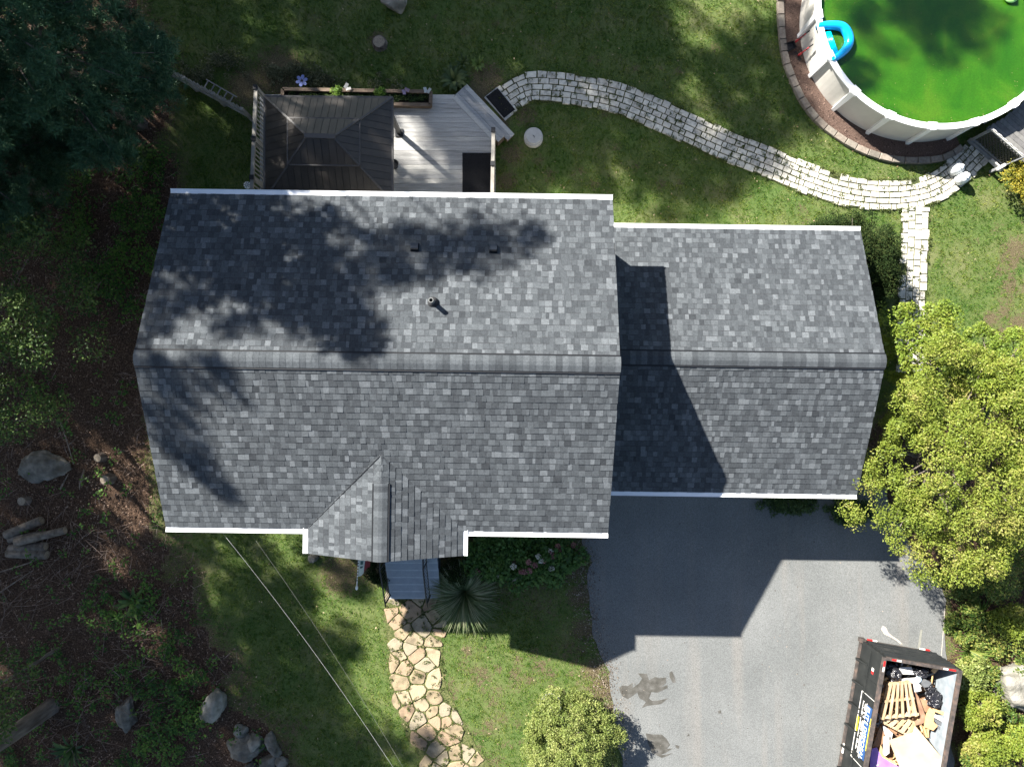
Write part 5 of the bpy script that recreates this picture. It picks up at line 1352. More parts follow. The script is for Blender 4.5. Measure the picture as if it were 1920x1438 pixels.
for _nm, _mt, _cn, _lb in (("wood_scraps", M_card, 70, "broken wood and cardboard scraps through the dumpster load"), ("brown_scraps", M_cardb, 60, "dark brown scraps through the dumpster load"), ("pale_scraps", M_wb, 46, "white plaster and foam scraps through the dumpster load"), ("dark_scraps", M_gb, 40, "grey shingle scraps through the dumpster load")):
    m = MB()
    for _ in range(_cn):
        lx, ly = _rg.uniform(.18, DW - .2), -_rg.uniform(.25, 4.0); p = MD @ Vector((lx, ly, _rg.uniform(.62, .98)))
        Rm = Matrix.Rotation(_rg.uniform(0, 6.28), 4, 'Z') @ Matrix.Rotation(_rg.uniform(-.5, .5), 4, 'X') @ Matrix.Rotation(_rg.uniform(-.4, .4), 4, 'Y')
        m.box(p, (_rg.uniform(.05, .22), _rg.uniform(.04, .14), _rg.uniform(.008, .04)) if _rg.random() < .6 else (_rg.uniform(.25, .6), _rg.uniform(.03, .06), .025), M=Rm)
    m.build(_nm, _mt, kind="stuff", label=_lb)
def bag(label, c, r, z, seed):
    p = W(*zp(*c), z); vs, fs = blob(p, r, seed, 4, .35, 2.2, .8); return tag(MB().add(vs, fs).build("garbage_bag", M_bag, smooth=True), label, "bag", "black garbage bags in the dumpster")
bag("black garbage bag in the dumpster corner nearest the sign", (615, 440), (.25, .26, .3), .85, 1)
bag("black garbage bag in the shade at the middle of the dumpster end", (905, 430), (.24, .16, .28), .88, 2)
bag("torn black bag spilling on the sunlit side of the load", (1060, 720), (.2, .28, .2), .98, 3)
bag("small black bag scrap beside the grey box", (1020, 620), (.1, .14, .12), 1.02, 4)
vs, fs = blob(W(*zp(905, 520), 1.05), (.1, .1, .07), 6, 2, .3, 2); tag(MB().add(vs, fs).build("plastic_wrap", mat("pale_blue_film", [(.3, (.45, .60, .68)), (.7, (.6, .72, .78))], scale=6, rough=.3), smooth=True), "pale blue plastic wrap on the white panel", "wrap")
board("purple_sheet", "purple plastic sheet crumpled at the near end of the load", "plastic sheet", Zs((420, 1245), (470, 1230), (520, 1330), (620, 1390), (720, 1440), (700, 1500), (400, 1500), (405, 1320)), 1.0, .02, M_pur, .06)
m = MB(); pts = [W(*zp(470 + 25 * math.cos(a), 940 + 75 * math.sin(a)), 1.2) for a in np.linspace(-1.5, 1.9, 14)]; m.tube(pts, .012, 6); tag(m.build("cable_loop", M_gb, smooth=True), "loop of grey cable hanging inside the rail by the pallet", "cable")
# unseen trees added outside the frame, crowns placed and sized to shape the shade in it: shade centre (photo pixels) at height z, crown height, spread
SHADE_CASTERS = [(945, 405, 6, 17, .15), (850, 430, 6, 17, .25), (735, 450, 6, 17, .29), (610, 455, 6, 17, .25), (640, 585, 6, 17, .20), (560, 600, 6, 17, .20), (480, 640, 6, 17, .12), (430, 490, 6, 17, .22), (330, 540, 6, 17, .22), (345, 640, 6, 17, .10), (470, 740, 6, 17, .12), (380, 745, 6, 17, .14), (335, 815, 6, 17, .17), (360, 880, 6, 17, .10), (740, 640, 6, 17, .08),
          (40, 250, 0, 15, .8), (100, 560, 0, 14, .95), (50, 760, 0, 14, .8), (-60, 930, 0, 14, .9), (60, 1090, 0, 14, .5), (255, 1130, 0, 14, .5), (120, 1330, 0, 14, .85), (310, 1330, 0, 15, .7), (-100, 1200, 0, 13, 1.0), (250, 400, 0, 16, .75), (-70, 400, 0, 13, 1.0), (190, 640, 0, 15, .75), (320, 1040, 0, 15, .3),
          (390, 1110, 0, 15, .5), (490, 1215, 0, 15, .52), (565, 1330, 0, 15, .48), (330, 60, 0, 16, .5), (650, 1070, 0, 15, .2), (590, 1040, 0, 15, .12), (470, 1400, 0, 15, .6), (610, 1440, 0, 15, .4), (700, 1420, 0, 15, .28), (640, 1195, 0, 15, .16), (520, 1090, 0, 15, .25), (790, 1400, 0, 15, .16),
          (360, 20, 0, 16, .6), (560, 50, 0, 16, .62), (720, 70, 0, 16, .7), (900, 90, 0, 16, .75), (1080, 90, 0, 17, .7), (1060, 260, 0, 17, .5), (1210, 250, 0, 17, .33), (1320, 210, 0, 17, .5), (1420, 190, 0, 17, .38), (1400, 100, 0, 17, .3), (960, -80, 0, 17, .9), (1150, -70, 0, 17, .6), (690, -100, 0, 17, .9), (930, 250, 0, 17, .45), (1255, 350, 0, 17, .3), (1335, 330, 0, 17, .22), (1190, 130, 0, 17, .35),
          (560, 230, 3, 17, .42), (660, 200, 3, 17, .3), (690, 330, 3, 17, .26), (835, 215, 1, 17, .33), (890, 285, 1, 17, .2), (420, 250, 0, 17, .55), (1680, -10, 1.2, 19, .42), (1790, 20, 1.2, 19, .3), (1605, 130, 1.2, 19, .16), (1490, 60, 0, 18, .25), (400, 215, 0, 17, .38), (500, 140, 0, 17, .22)]
# ------------------------------------------------------------------ grass, litter, undergrowth
rng = np.random.default_rng(42)
def house_xy(pts): return [HM @ Vector((a, b, 0)) for a, b in pts]
EXC = [(house_xy([(-4.9, -3.5), (4.95, -3.5), (4.95, 3.6), (-4.9, 3.6)]), 0), (house_xy([(4.9, -2.9), (11.9, -2.9), (11.9, 3.5), (4.9, 3.5)]), 0), (drive_poly, -.03), (path_poly, .05), (branch_poly, .05), (bed_poly, .08),
       ([Vector((xL, yD0, 0)), Vector((xR, yD0, 0)), Vector((xR, dcy, 0)), Vector((dcx + .1, yT, 0)), Vector((xL, yT, 0))], 0), (PX([(905, 183), (932, 163), (975, 207), (945, 230)]), 0), (PX([(862, 186), (885, 160), (963, 243), (930, 265)]), 0),
       ([Vector((SX0, -6.65, 0)), Vector((SX1, -6.65, 0)), Vector((SX1, -3.5, 0)), Vector((SX0, -3.5, 0))], 0), (PX([(982, 242), (1018, 242), (1018, 278), (982, 278)]), .02)]
def allowed(x, y):
    ok = np.ones(x.shape, dtype=bool)
    for poly, off in EXC: ok &= sdist(x, y, poly) < off
    return ok
def zground(x, y): return -.012 - .022 * fbm(x, y, .55, 3, 4)
N = 215000; PERT = 8
x = np.repeat(rng.uniform(-17, 18, N), PERT); y = np.repeat(rng.uniform(-13, 14.5, N), PERT); tr_ = np.repeat(rng.uniform(.6, 1.5, N), PERT)
ta = rng.uniform(0, 2 * np.pi, N * PERT); x = x + .03 * tr_ * np.cos(ta) * rng.random(N * PERT); y = y + .03 * tr_ * np.sin(ta) * rng.random(N * PERT); N = N * PERT
wd = gsample(GWD, x, y); so = gsample(GSOIL, x, y)
patch = fbm(x, y, .7, 77, 4); tuft = fbm(x, y, 3.2, 5, 3)
keep = (wd < .15) & (rng.random(N) < np.clip(1.25 - so * 1.1 - (patch > .56) * .25, .02, 1) * np.clip(.35 + tuft * 1.1, .2, 1))
x, y, tr_, ta = x[keep], y[keep], tr_[keep], ta[keep]
ok = allowed(x, y); x, y, tr_, ta = x[ok], y[ok], tr_[ok], ta[ok]
infl = sdist(x, y, flag_poly) > .04
k2 = ~infl | (rng.random(len(x)) < .16); x, y, tr_, ta = x[k2], y[k2], tr_[k2], ta[k2]
n = len(x)
a = ta + rng.normal(size=n) * .5; h = tr_ * rng.uniform(.02, .06, n) * (.7 + .7 * fbm(x, y, 1.7, 9, 3)); ln = rng.uniform(.015, .05, n); w = rng.uniform(.008, .016, n)
b = np.stack([x, y, zground(x, y)], 1); d = np.stack([np.cos(a), np.sin(a), np.zeros(n)], 1); s = np.stack([-d[:, 1], d[:, 0], np.zeros(n)], 1)
V = np.stack([b - s * w[:, None] / 2, b + s * w[:, None] / 2, b + d * ln[:, None] + np.array([0, 0, 1]) * h[:, None]], 1).reshape(-1, 3)
M_grass = leafm("grass_blade", (.026, .085, .010), (.08, .15, .019), (.195, .22, .053), trans=.2, island=.75, scale=1.1, rough=.7, spec=.12)
np_mesh("grass", V, np.arange(3 * n).reshape(-1, 3), M_grass, kind="stuff", label="short mown grass growing over the lawn", )
print("grass blades", n)
# leaf litter in the wood
def scatter_in(polymask, n, seed):
    r = np.random.default_rng(seed); x = r.uniform(-17.5, 17.5, n); y = r.uniform(-13.5, 13.5, n); g = gsample(GWD, x, y); return x, y, g, r
x, y, g, r = scatter_in(None, 150000, 1)
ok = (g > -.45) & (r.random(len(x)) < np.clip(.5 + g, .1, 1)); ok &= allowed(x, y) & ((x < 0) | (r.random(len(x)) < .45)); x, y = x[ok], y[ok]; n = len(x)
P = np.stack([x, y, zground(x, y) + r.uniform(.0, .06, n) + .03], 1); Nn = r.normal(size=(n, 3)) * .45 + np.array([0, 0, 1]); D = rand_dirs(n, r); D[:, 2] *= .4
V, F = leaf_quads(P, D, Nn / np.linalg.norm(Nn, axis=1, keepdims=True), r.uniform(.035, .085, n), r.uniform(.02, .045, n))
M_lit = mat("dry_leaf", [(.15, (.04, .025, .017)), (.45, (.105, .066, .045)), (.7, (.19, .125, .09)), (.9, (.30, .22, .165))], scale=2, island=.8, rough=.8, spec=.15)
np_mesh("leaf_litter", V, F, M_lit, kind="stuff", label="dry brown leaves covering the woodland floor")
x, y, g, r = scatter_in(None, 30000, 2); ok = (g > -.1) & (x < 0) & allowed(x, y) & (r.random(len(x)) < .25 + .9 * (fbm(x, y, .5, 61, 3) > .52)); x, y = x[ok], y[ok]; n = len(x)
P = np.stack([x, y, r.uniform(.02, .16, n)], 1); D = rand_dirs(n, r); D[:, 2] *= .25; Nn = rand_dirs(n, r); Nn[:, 2] = np.abs(Nn[:, 2]) + .6
V, F = leaf_quads(P, D, Nn, r.uniform(.2, .8, n), r.uniform(.006, .013, n)); np_mesh("brush_twigs", V, F, mat("brush_twig", [(.2, (.055, .038, .03)), (.5, (.15, .105, .085)), (.85, (.30, .235, .2))], scale=3, island=.8), kind="stuff", label="tangle of thin dead brush on the woodland floor")
x, y, g, r = scatter_in(None, 9000, 5); ok = (g > .1) & (x < -11.2) & (y < -4.4) & allowed(x, y) & (r.random(len(x)) < .12 + .9 * (fbm(x, y, .45, 33, 3) > .5)); x, y = x[ok], y[ok]; n = len(x); mbt = MB()
aa = r.normal(.5, .9, n)
for i in range(n):
    L_ = r.uniform(.35, 1.3); d_ = Vector((math.cos(aa[i]), math.sin(aa[i]), r.normal() * .12)); p_ = Vector((x[i], y[i], r.uniform(.05, .28))); q_ = p_ + d_ * L_ * .5 + Vector((r.normal() * .08, r.normal() * .08, .05)); mbt.tube([p_, q_, p_ + d_ * L_], [.009, .007, .003], 3, cap=False)
mbt.build("brush_pile", mat("dry_brush", [(.2, (.07, .05, .04)), (.5, (.16, .115, .095)), (.8, (.30, .24, .21))], scale=6), kind="stuff", label="heap of dry brush and stems on the wood floor below the logs")
N_ = 5200; r = np.random.default_rng(6); x = r.uniform(8, 16.5, N_); y = r.uniform(6, 12.5, N_); sd_ = sdist(x, y, bed_poly); ok = (sd_ > .1) & (np.hypot(x - pool_c.x, y - pool_c.y) > 3.68); x, y = x[ok], y[ok]; n = len(x)
V, F = leaf_quads(np.stack([x, y, r.uniform(.02, .04, n)], 1), rand_dirs(n, r) * np.array([1, 1, .3]), rand_dirs(n, r) * .5 + np.array([0, 0, 1]), r.uniform(.03, .09, n), r.uniform(.015, .035, n)); np_mesh("bark_chips", V, F, mat("bark_chip", [(.2, (.03, .018, .013)), (.5, (.10, .062, .048)), (.85, (.24, .165, .13))], scale=3, island=.8), kind="stuff", label="loose bark chips spread in the mulch bed by the pool")
# green plants of the wood
M_under_a = leafm("undergrowth_leaf", (.02, .06, .010), (.052, .135, .016), (.115, .20, .03), trans=.35)
spots = [(220, 370, 90, 1), (250, 440, 90, 1), (160, 420, 60, .9), (290, 310, 40, .6), (285, 480, 35, .9), (210, 500, 80, .7), (130, 330, 60, .5), (330, 180, 40, .8), (380, 120, 50, .7), (250, 570, 50, .4), (240, 720, 60, .25), (60, 760, 60, .5), (230, 1250, 70, .5), (300, 1250, 80, .8), (330, 1330, 60, .9), (280, 1400, 70, .7), (150, 1320, 60, .3), (180, 1150, 60, .4),
         (250, 1120, 60, .8), (360, 1260, 40, .7), (70, 1350, 40, .5), (40, 1420, 60, .6), (190, 840, 25, .4), (100, 1240, 50, .4), (225, 865, 14, .8), (360, 1390, 40, .8)]
x, y, g, r = scatter_in(None, 60000, 3); dens = np.zeros(len(x))
for a_, b_, rr_, st_ in spots:
    c = W(a_, b_); dens = np.maximum(dens, st_ * np.clip(1.3 - np.hypot(x - c.x, y - c.y) / (rr_ / 60), 0, 1))
ok = (x < 0) & (g > -.3) & allowed(x, y) & (r.random(len(x)) < dens * (fbm(x, y, 1.4, 91, 3) > .46) * 1.4 + .035); x, y = x[ok], y[ok]
per = 10; n = len(x); ix = np.repeat(np.arange(n), per); hz = r.uniform(.1, .4, n)
az = r.uniform(0, 2 * np.pi, len(ix)); rad = r.uniform(.02, .10, len(ix)); P = np.stack([x[ix] + rad * np.cos(az), y[ix] + rad * np.sin(az), hz[ix] + r.uniform(-.06, .03, len(ix))], 1)
D = np.stack([np.cos(az), np.sin(az), r.uniform(-.4, .2, len(ix))], 1); Nn = np.array([0, 0, 1.0]) + r.normal(size=(len(ix), 3)) * .3
V, F = leaf_quads(P, D, Nn, r.uniform(.06, .12, len(ix)), r.uniform(.035, .07, len(ix))); np_mesh("undergrowth", V, F, M_under_a, kind="stuff", label="low leafy plants growing over the woodland floor")
print("undergrowth plants", n)
# sunlit bank at the lower right
M_bank = leafm("bank_leaf", (.04, .09, .015), (.12, .17, .028), (.25, .24, .06), trans=.3)
bankspots = [(1800, 1120, 40, 1), (1840, 1150, 50, 1), (1890, 1180, 50, 1), (1830, 1210, 45, 1), (1880, 1240, 45, 1), (1820, 1265, 36, 1), (1845, 1300, 40, 1), (1850, 1360, 50, 1), (1830, 1410, 50, 1), (1890, 1400, 45, .9), (1790, 1175, 22, .6), (1910, 1130, 50, 1), (1860, 1100, 60, .9), (1790, 1080, 40, .8), (1840, 1440, 60, 1), (1900, 1340, 40, .9), (1905, 1440, 30, .5)]
r = np.random.default_rng(8); Cs, Rs = [], []
for a_, b_, rr_, st_ in bankspots:
    for _ in range(int(9 * st_)):
        an, q = r.uniform(0, 6.28), math.sqrt(r.random()); c = W(a_ + rr_ * q * math.cos(an), b_ + rr_ * q * math.sin(an)); Cs.append((c.x, c.y, r.uniform(.1, .5) * st_)); Rs.append(r.uniform(.12, .26))
V, F = leaf_clumps(np.array(Cs), np.array(Rs), 170, .07, r, .55, .7); np_mesh("bank_undergrowth", V, F, M_bank, kind="stuff", label="sunlit mixed greenery covering the bank beside the driveway")
# weeds in the paver joints and fallen leaves on the lawn
r = np.random.default_rng(15); Cs = []
for c, hw, cnt in ((path_c, .46, 430), (branch_c, .43, 110)):
    S = arc(c)
    for _ in range(cnt):
        p = at_curve(c, S, r.uniform(0, S[-1]), hw * (r.uniform(-1, 1) if r.random() < .6 else r.choice((-1.02, 1.02)))); Cs.append((p.x, p.y, .035))
for _ in range(420):
    i = r.integers(0, 3000); q = Vector((r.uniform(-4.2, -.3), r.uniform(-12, -6.8)))
    if sdist(np.array([q.x]), np.array([q.y]), flag_poly)[0] > 0: Cs.append((q.x, q.y, .025))
V, F = leaf_clumps(np.array(Cs), r.uniform(.03, .085, len(Cs)), 26, .05, r, .3, .4, .2, .4); np_mesh("joint_weeds", V, F, leafm("weed_leaf", (.035, .06, .012), (.075, .105, .025), (.13, .145, .04)), kind="stuff", label="weeds growing in the joints of the stone paths")
x = r.uniform(-8, 15, 1500); y = r.uniform(-12, 12, 1500); g = gsample(GWD, x, y); ok = (g < 0) & allowed(x, y); x, y = x[ok][:420], y[ok][:420]; n = len(x)
V, F = leaf_quads(np.stack([x, y, np.full(n, .05)], 1), rand_dirs(n, r) * np.array([1, 1, .2]), rand_dirs(n, r) * .3 + np.array([0, 0, 1]), r.uniform(.03, .075, n), r.uniform(.02, .05, n)); np_mesh("fallen_leaves", V, F, mat("tan_leaf", [(.2, (.16, .11, .06)), (.8, (.36, .28, .18))], scale=3, island=.8), kind="stuff", label="scattered fallen leaves on the lawn")

r = np.random.default_rng(55); dl = smoothline(PX(drive_px[1:21]), 6); Pd = []
for _ in range(2600):
    i = r.integers(0, len(dl)); o_ = r.normal() * .22 - .12; Pd.append((dl[i].x + o_, dl[i].y + r.normal() * .12, .026))
for _ in range(160): Pd.append((r.uniform(2.6, 12.5), r.uniform(-11.5, -4), .018))
Pd = np.array(Pd); n = len(Pd); V, F = leaf_quads(Pd, rand_dirs(n, r) * np.array([1, 1, .15]), rand_dirs(n, r) * .3 + np.array([0, 0, 1]), r.uniform(.015, .06, n), r.uniform(.012, .035, n)); np_mesh("driveway_debris", V, F, mat("debris_bits", [(.2, (.05, .035, .025)), (.6, (.13, .10, .075)), (.9, (.28, .24, .2))], scale=3, island=.8), kind="stuff", label="crumbs of soil and dead leaves along the driveway's lawn edge")
# ------------------------------------------------------------------ trees
def limb_mesh(name, parent, base, top, r0, branches, seed, m=M_bark):
    rg = random.Random(seed); mb = MB(); base, top = Vector(base), Vector(top); P = [base.lerp(top, t / 7) + Vector((rg.uniform(-.06, .06), rg.uniform(-.06, .06), 0)) * (t > 0) for t in range(8)]
    mb.tube([P[0] - Vector((0, 0, .15))] + P, [r0 * 1.35] + [r0 * (1.08 - .8 * t / 7) for t in range(8)], 10)
    for c in branches:
        c = Vector(c); t = min(.95, max(.12, (c.z - base.z - (c - Vector((base.x, base.y, c.z))).length * .5) / max(.1, (top.z - base.z)))); a = base.lerp(top, t)
        md = a.lerp(c, .5) + Vector((rg.uniform(-.1, .1), rg.uniform(-.1, .1), .12)); rr0 = r0 * (1 - .75 * t) * .5
        mb.tube([a, md, c], [rr0, rr0 * .6, .012], 6)
    return mb.build(name, m, parent, smooth=True)
def leafy(name, label, cat, base, crown, rad, nclump, per, size, m, seed, r0=.12, crad=.42, group=None, low=-.2, aspect=.55, up=.6, jit=.14, multi=1, pname="crown", stem="trunk", squash=.75, ruf=.45, shell=.55):
    t = thing(name, label, cat, base, 0, group); r = np.random.default_rng(seed)
    C = dome_clumps(crown, *rad, nclump, r, low, jit); Rr = r.uniform(.7, 1.25, len(C)) * crad
    if r0:
        pick = r.choice(len(C), min(len(C), 16), replace=False); limb_mesh(stem, t, base, (crown[0], crown[1], crown[2] + rad[2] * .3), r0, [C[i] for i in pick], seed)
    V, F = leaf_clumps(C, Rr, per, size, r, aspect, up, shell, squash, ruf); np_mesh(pname, V, F, m, t); return t
M_lime = leafm("lime_leaf", (.095, .145, .02), (.185, .23, .03), (.31, .275, .085), trans=.35, scale=1.0, island=.3)
M_lime2 = leafm("fresh_leaf", (.085, .145, .018), (.165, .225, .028), (.27, .285, .05), trans=.35, scale=.75, island=.35)
def at3(px, py, z): p = W(px, py, z); return (p.x, p.y, z)
def base_of(px, py, z): p = W(px, py, z); return (p.x, p.y, 0)
def lobed(name, label, cat, base, crown, rad, nl, lr, nsub, per, size, m, seed, r0=.12, group=None, low=-.15, sub=.34, aspect=.55, up=.35, ruf=.35):
    t = thing(name, label, cat, base, 0, group); r = np.random.default_rng(seed); C, Rr = lobes(crown, rad, nl, lr, nsub, r, low, sub)
    pick = r.choice(len(C), min(len(C), 22), replace=False); limb_mesh("trunk", t, base, (crown[0], crown[1], crown[2] + rad[2] * .3), r0, [C[i] for i in pick], seed)
    V, F = leaf_clumps(C, Rr, per, size, r, aspect, up, .6, .8, ruf); np_mesh("crown", V, F, m, t); return t
lobed("leafy_tree", "large yellow green tree in full sun beside the garage and driveway", "tree", base_of(1800, 865, 3.2), at3(1790, 862, 3.0), (2.35, 2.75, 1.7), 38, .62, 22, 95, .062, M_lime, 101, .14)
lobed("leafy_tree", "yellow green tree at the photo's edge behind the large one, above it toward the lawn", "tree", base_of(1905, 745, 2.6), at3(1905, 742, 2.5), (1.8, 1.75, 1.6), 24, .52, 20, 85, .065, M_lime2, 102, .10)
lobed("leafy_tree", "small loose leaved tree overhanging the paver path behind the garage corner", "tree", base_of(1720, 660, 1.9), at3(1722, 655, 1.9), (1.05, 1.4, 1.0), 17, .40, 14, 55, .08, M_lime2, 103, .07)
leafy("shrub", "fine leaved shrub in shade below the large yellow green tree", "shrub", base_of(1880, 1050, .9), at3(1880, 1050, .8), (1.1, .9, .8), 40, 160, .07, M_bank, 104, .04, .3)
# yew by the garage, round bush, other shrubs
M_yew = leafm("yew_needle", (.007, .014, .004), (.015, .029, .008), (.032, .042, .012), trans=.1, rough=.85, spec=.08)
leafy("yew_shrub", "dark green yew shrub tucked behind the garage's back corner", "shrub", (10.05, 3.55, 0), (10.05, 3.55, .8), (1.35, 1.35, 1.15), 170, 380, .06, M_yew, 105, .05, .30, aspect=.4, low=-.5, jit=.08, ruf=.35)
M_round = leafm("bush_leaf", (.07, .105, .02), (.165, .205, .048), (.27, .285, .095), trans=.25, scale=1.5, island=.45)
lobed("round_bush", "rounded light green bush beside the driveway's lawn corner", "bush", base_of(1068, 1388, .7), at3(1068, 1388, .75), (1.28, 1.24, 1.15), 60, .30, 12, 75, .05, M_round, 106, .05, low=-.5, sub=.42)
M_gold = leafm("gold_leaf", (.08, .10, .012), (.19, .18, .02), (.36, .29, .03), trans=.3)
leafy("golden_shrub", "bright yellow shrub by the pool deck's lattice at the photo's edge", "shrub", base_of(1926, 346, .5), at3(1926, 346, .5), (.55, .55, .5), 40, 150, .06, M_gold, 107, .03, .2)
for k, (a, b, z, rx, l, mm) in enumerate(((1900, 1165, .6, .5, "bright yellow green bush on the bank by the photo's edge", M_lime), (1835, 1318, .5, .55, "lime green shrub right of the dumpster and below the white boulder", M_lime), (1842, 1405, .45, .5, "yellow green shrub at the bottom of the bank beside the dumpster", M_lime), (1905, 1385, .35, .38, "small leafy shrub between the white boulder and the bottom edge", M_lime2), (1815, 1262, .4, .36, "grey green shrub touching the dumpster's end corner", M_round))):
    leafy("shrub", l, "shrub", base_of(a, b, z), at3(a, b, z), (rx, rx * .95, rx * .85), 40, 130, .075, mm, 120 + k, .03, .2, "shrubs on the sunny bank")
def fronds(name, label, cat, px, py, n, L, m, seed, h=.5, w=.05, group=None, z=0.0, pname="frond"):
    c = W(px, py, z); t = thing(name, label, cat, c, 0, group); r = np.random.default_rng(seed)
    Vs, ns = [], 6
    az = r.uniform(0, 2 * np.pi, n); ll = L * r.uniform(.6, 1.1, n); hh = h * r.uniform(.6, 1.15, n); ww = w * r.uniform(.7, 1.2, n)
    for i in range(n):
        d = np.array([math.cos(az[i]), math.sin(az[i]), 0]); s_ = np.array([-d[1], d[0], 0]); o0 = d * r.uniform(0, .07)
        for k in range(ns + 1):
            u = k / ns; p = np.array(c) + o0 + d * ll[i] * u ** 1.15 + np.array([0, 0, hh[i] * (1.9 * u - 1.15 * u * u)]); q = ww[i] * (math.sin(math.pi * (u * .85 + .12)) ** .8) / 2
            Vs += [p - s_ * q, p + s_ * q]
    Fs = [(i * (ns + 1) * 2 + 2 * k, i * (ns + 1) * 2 + 2 * k + 1, i * (ns + 1) * 2 + 2 * k + 3, i * (ns + 1) * 2 + 2 * k + 2) for i in range(n) for k in range(ns)]
    np_mesh(pname, np.array(Vs), np.array(Fs), m, t); return t
M_blade = leafm("ornamental_blade", (.06, .095, .035), (.12, .16, .065), (.27, .28, .17), trans=.3, scale=2)
fronds("ornamental_grass", "fountain of long arching ornamental grass beside the front steps", "grass clump", 872, 1108, 640, 1.1, M_blade, 7, .85, .022, pname="blades")
M_hosta = leafm("hosta_leaf", (.03, .055, .018), (.065, .10, .028), (.13, .16, .05), trans=.25)
fronds("hosta_plant", "large hosta at the deck's back edge beside the corner steps", "plant", 851, 152, 46, .42, M_hosta, 9, .3, .12, "hostas by the deck", pname="leaves")
fronds("hosta_plant", "smaller bright hosta in the dirt bed beyond the deck steps", "plant", 896, 123, 22, .26, leafm("hosta_bright", (.06, .10, .02), (.11, .17, .03), (.17, .22, .05)), 10, .2, .08, "hostas by the deck", pname="leaves")
fronds("hosta_plant", "thin dark plant left of the bright hosta in the dirt bed", "plant", 868, 120, 20, .24, M_hosta, 11, .25, .05, "hostas by the deck", pname="leaves")
fronds("fern", "pale dead fern frond under the dark pine", "fern", 135, 268, 9, .5, leafm("dry_frond", (.05, .045, .02), (.09, .08, .04), (.14, .12, .07)), 12, .3, .09, "ferns in the wood", pname="fronds")
for k, (a, b, l) in enumerate(((265, 290, "green fern between the pine's foot and the lawn"), (140, 1400, "fern near the leaning trunk at the photo's bottom"), (255, 1125, "broad dark fern on the litter below the house's front corner"))):
    fronds("fern", l, "fern", a, b, 24, .55, leafm("fern_leaf", (.02, .05, .015), (.045, .095, .022), (.09, .14, .035)), 13 + k, .4, .1, "ferns in the wood", pname="fronds")
fronds("bank_fern", "feathery pale green plant on the bank by the driveway edge", "plant", 1828, 1150, 60, .7, M_bank, 31, .5, .04, "feathery plants on the bank", pname="fronds")
fronds("bank_fern", "feathery plant on the bank just behind the dumpster's end", "plant", 1815, 1218, 60, .6, M_bank, 32, .45, .04, "feathery plants on the bank", pname="fronds")
M_green = leafm("garden_leaf", (.02, .045, .012), (.045, .085, .02), (.085, .125, .035), trans=.25)
leafy("small_shrub", "small rounded shrub between the front steps and the hydrangeas", "shrub", base_of(860, 1070, .4), at3(860, 1070, .4), (.36, .34, .4), 30, 120, .05, M_yew, 131, .03, .14)
leafy("small_shrub", "small dark shrub under the flag beside the front steps", "shrub", base_of(712, 1072, .3), at3(712, 1072, .3), (.34, .32, .35), 26, 120, .05, M_yew, 132, .03, .14)
M_hyd = leafm("hydrangea_leaf", (.028, .075, .014), (.058, .13, .024), (.10, .18, .04), trans=.25)
hy = leafy("hydrangea_bush", "wide hydrangea bush with faded pink and white flower heads under the eave", "bush", base_of(985, 1038, .4), at3(985, 1038, .45), (1.55, .72, .55), 120, 110, .12, M_hyd, 133, .04, .24, aspect=.7, low=-.1, pname="foliage", stem="stems")
r = np.random.default_rng(77); cols = [flat("pink_floret", (.30, .14, .13), var=.3, scale=40), flat("cream_floret", (.48, .46, .38), var=.2, scale=40), flat("rose_floret", (.22, .09, .09), var=.3, scale=40)]
for k, (a, b, ci) in enumerate(((1010, 1043, 1), (1015, 1050, 1), (1030, 1036, 2), (1038, 1042, 0), (1046, 1024, 0), (1048, 1031, 2), (992, 1054, 0), (1003, 1060, 2), (977, 1071, 2), (985, 1072, 0), (994, 1070, 0), (935, 1078, 1), (966, 1087, 1), (1020, 1050, 0), (1075, 1022, 0), (1063, 1045, 2), (963, 1062, 1), (1034, 1066, 1), (895, 1071, 0), (1031, 1033, 1))):
    q_ = W(a, b, .9); z_ = .50 + .55 * math.sqrt(max(0, 1 - ((q_.x - .41) / 1.55) ** 2 - ((q_.y + 5.2) / .75) ** 2)) + .16; C = np.array([at3(a, b, z_)]); V, F = leaf_clumps(C, np.array([.075]), 90, .035, r, .9, .5, .8); np_mesh("flower_head", V, F, cols[ci], hy)
leafy("shade_plant", "mat of shaded green weeds along the garage front by the gutter", "weeds", (7.3, -3.15, 0), at3(1478, 944, .12), (.85, .22, .16), 46, 110, .06, M_green, 141, 0, .13, "weeds along the garage front", pname="leaves")
leafy("shade_plant", "patch of shaded green weeds under the large tree at the garage corner", "weeds", (9.7, -3.6, 0), at3(1592, 958, .15), (.62, .32, .18), 46, 110, .06, M_green, 142, 0, .14, "weeds along the garage front", pname="leaves")
for k, (a, b, l) in enumerate(((633, 174, "bright green mound of leaves in the planter box above the gazebo's middle"), (713, 174, "bright green mound of leaves in the planter box near the gazebo's corner"))):
    leafy("planter_plant", l, "plant", base_of(a, b, .72)[:2] + (.68,), at3(a, b, .78), (.14, .12, .12), 14, 90, .04, leafm("bright_herb", (.05, .12, .012), (.10, .20, .02), (.17, .26, .04)), 150 + k, 0, .07, "plants in the planter box", pname="leaves")
r = np.random.default_rng(99); Cs = np.array([at3(a_, b_, .72) for a_, b_ in zip(r.uniform(535, 800, 150), r.uniform(172, 192, 150))]); V, F = leaf_clumps(Cs, r.uniform(.03, .09, 150), 40, .05, r, .5, .5); np_mesh("planter_greens", V, F, M_green, kind="stuff", label="low dark greens filling the planter box")
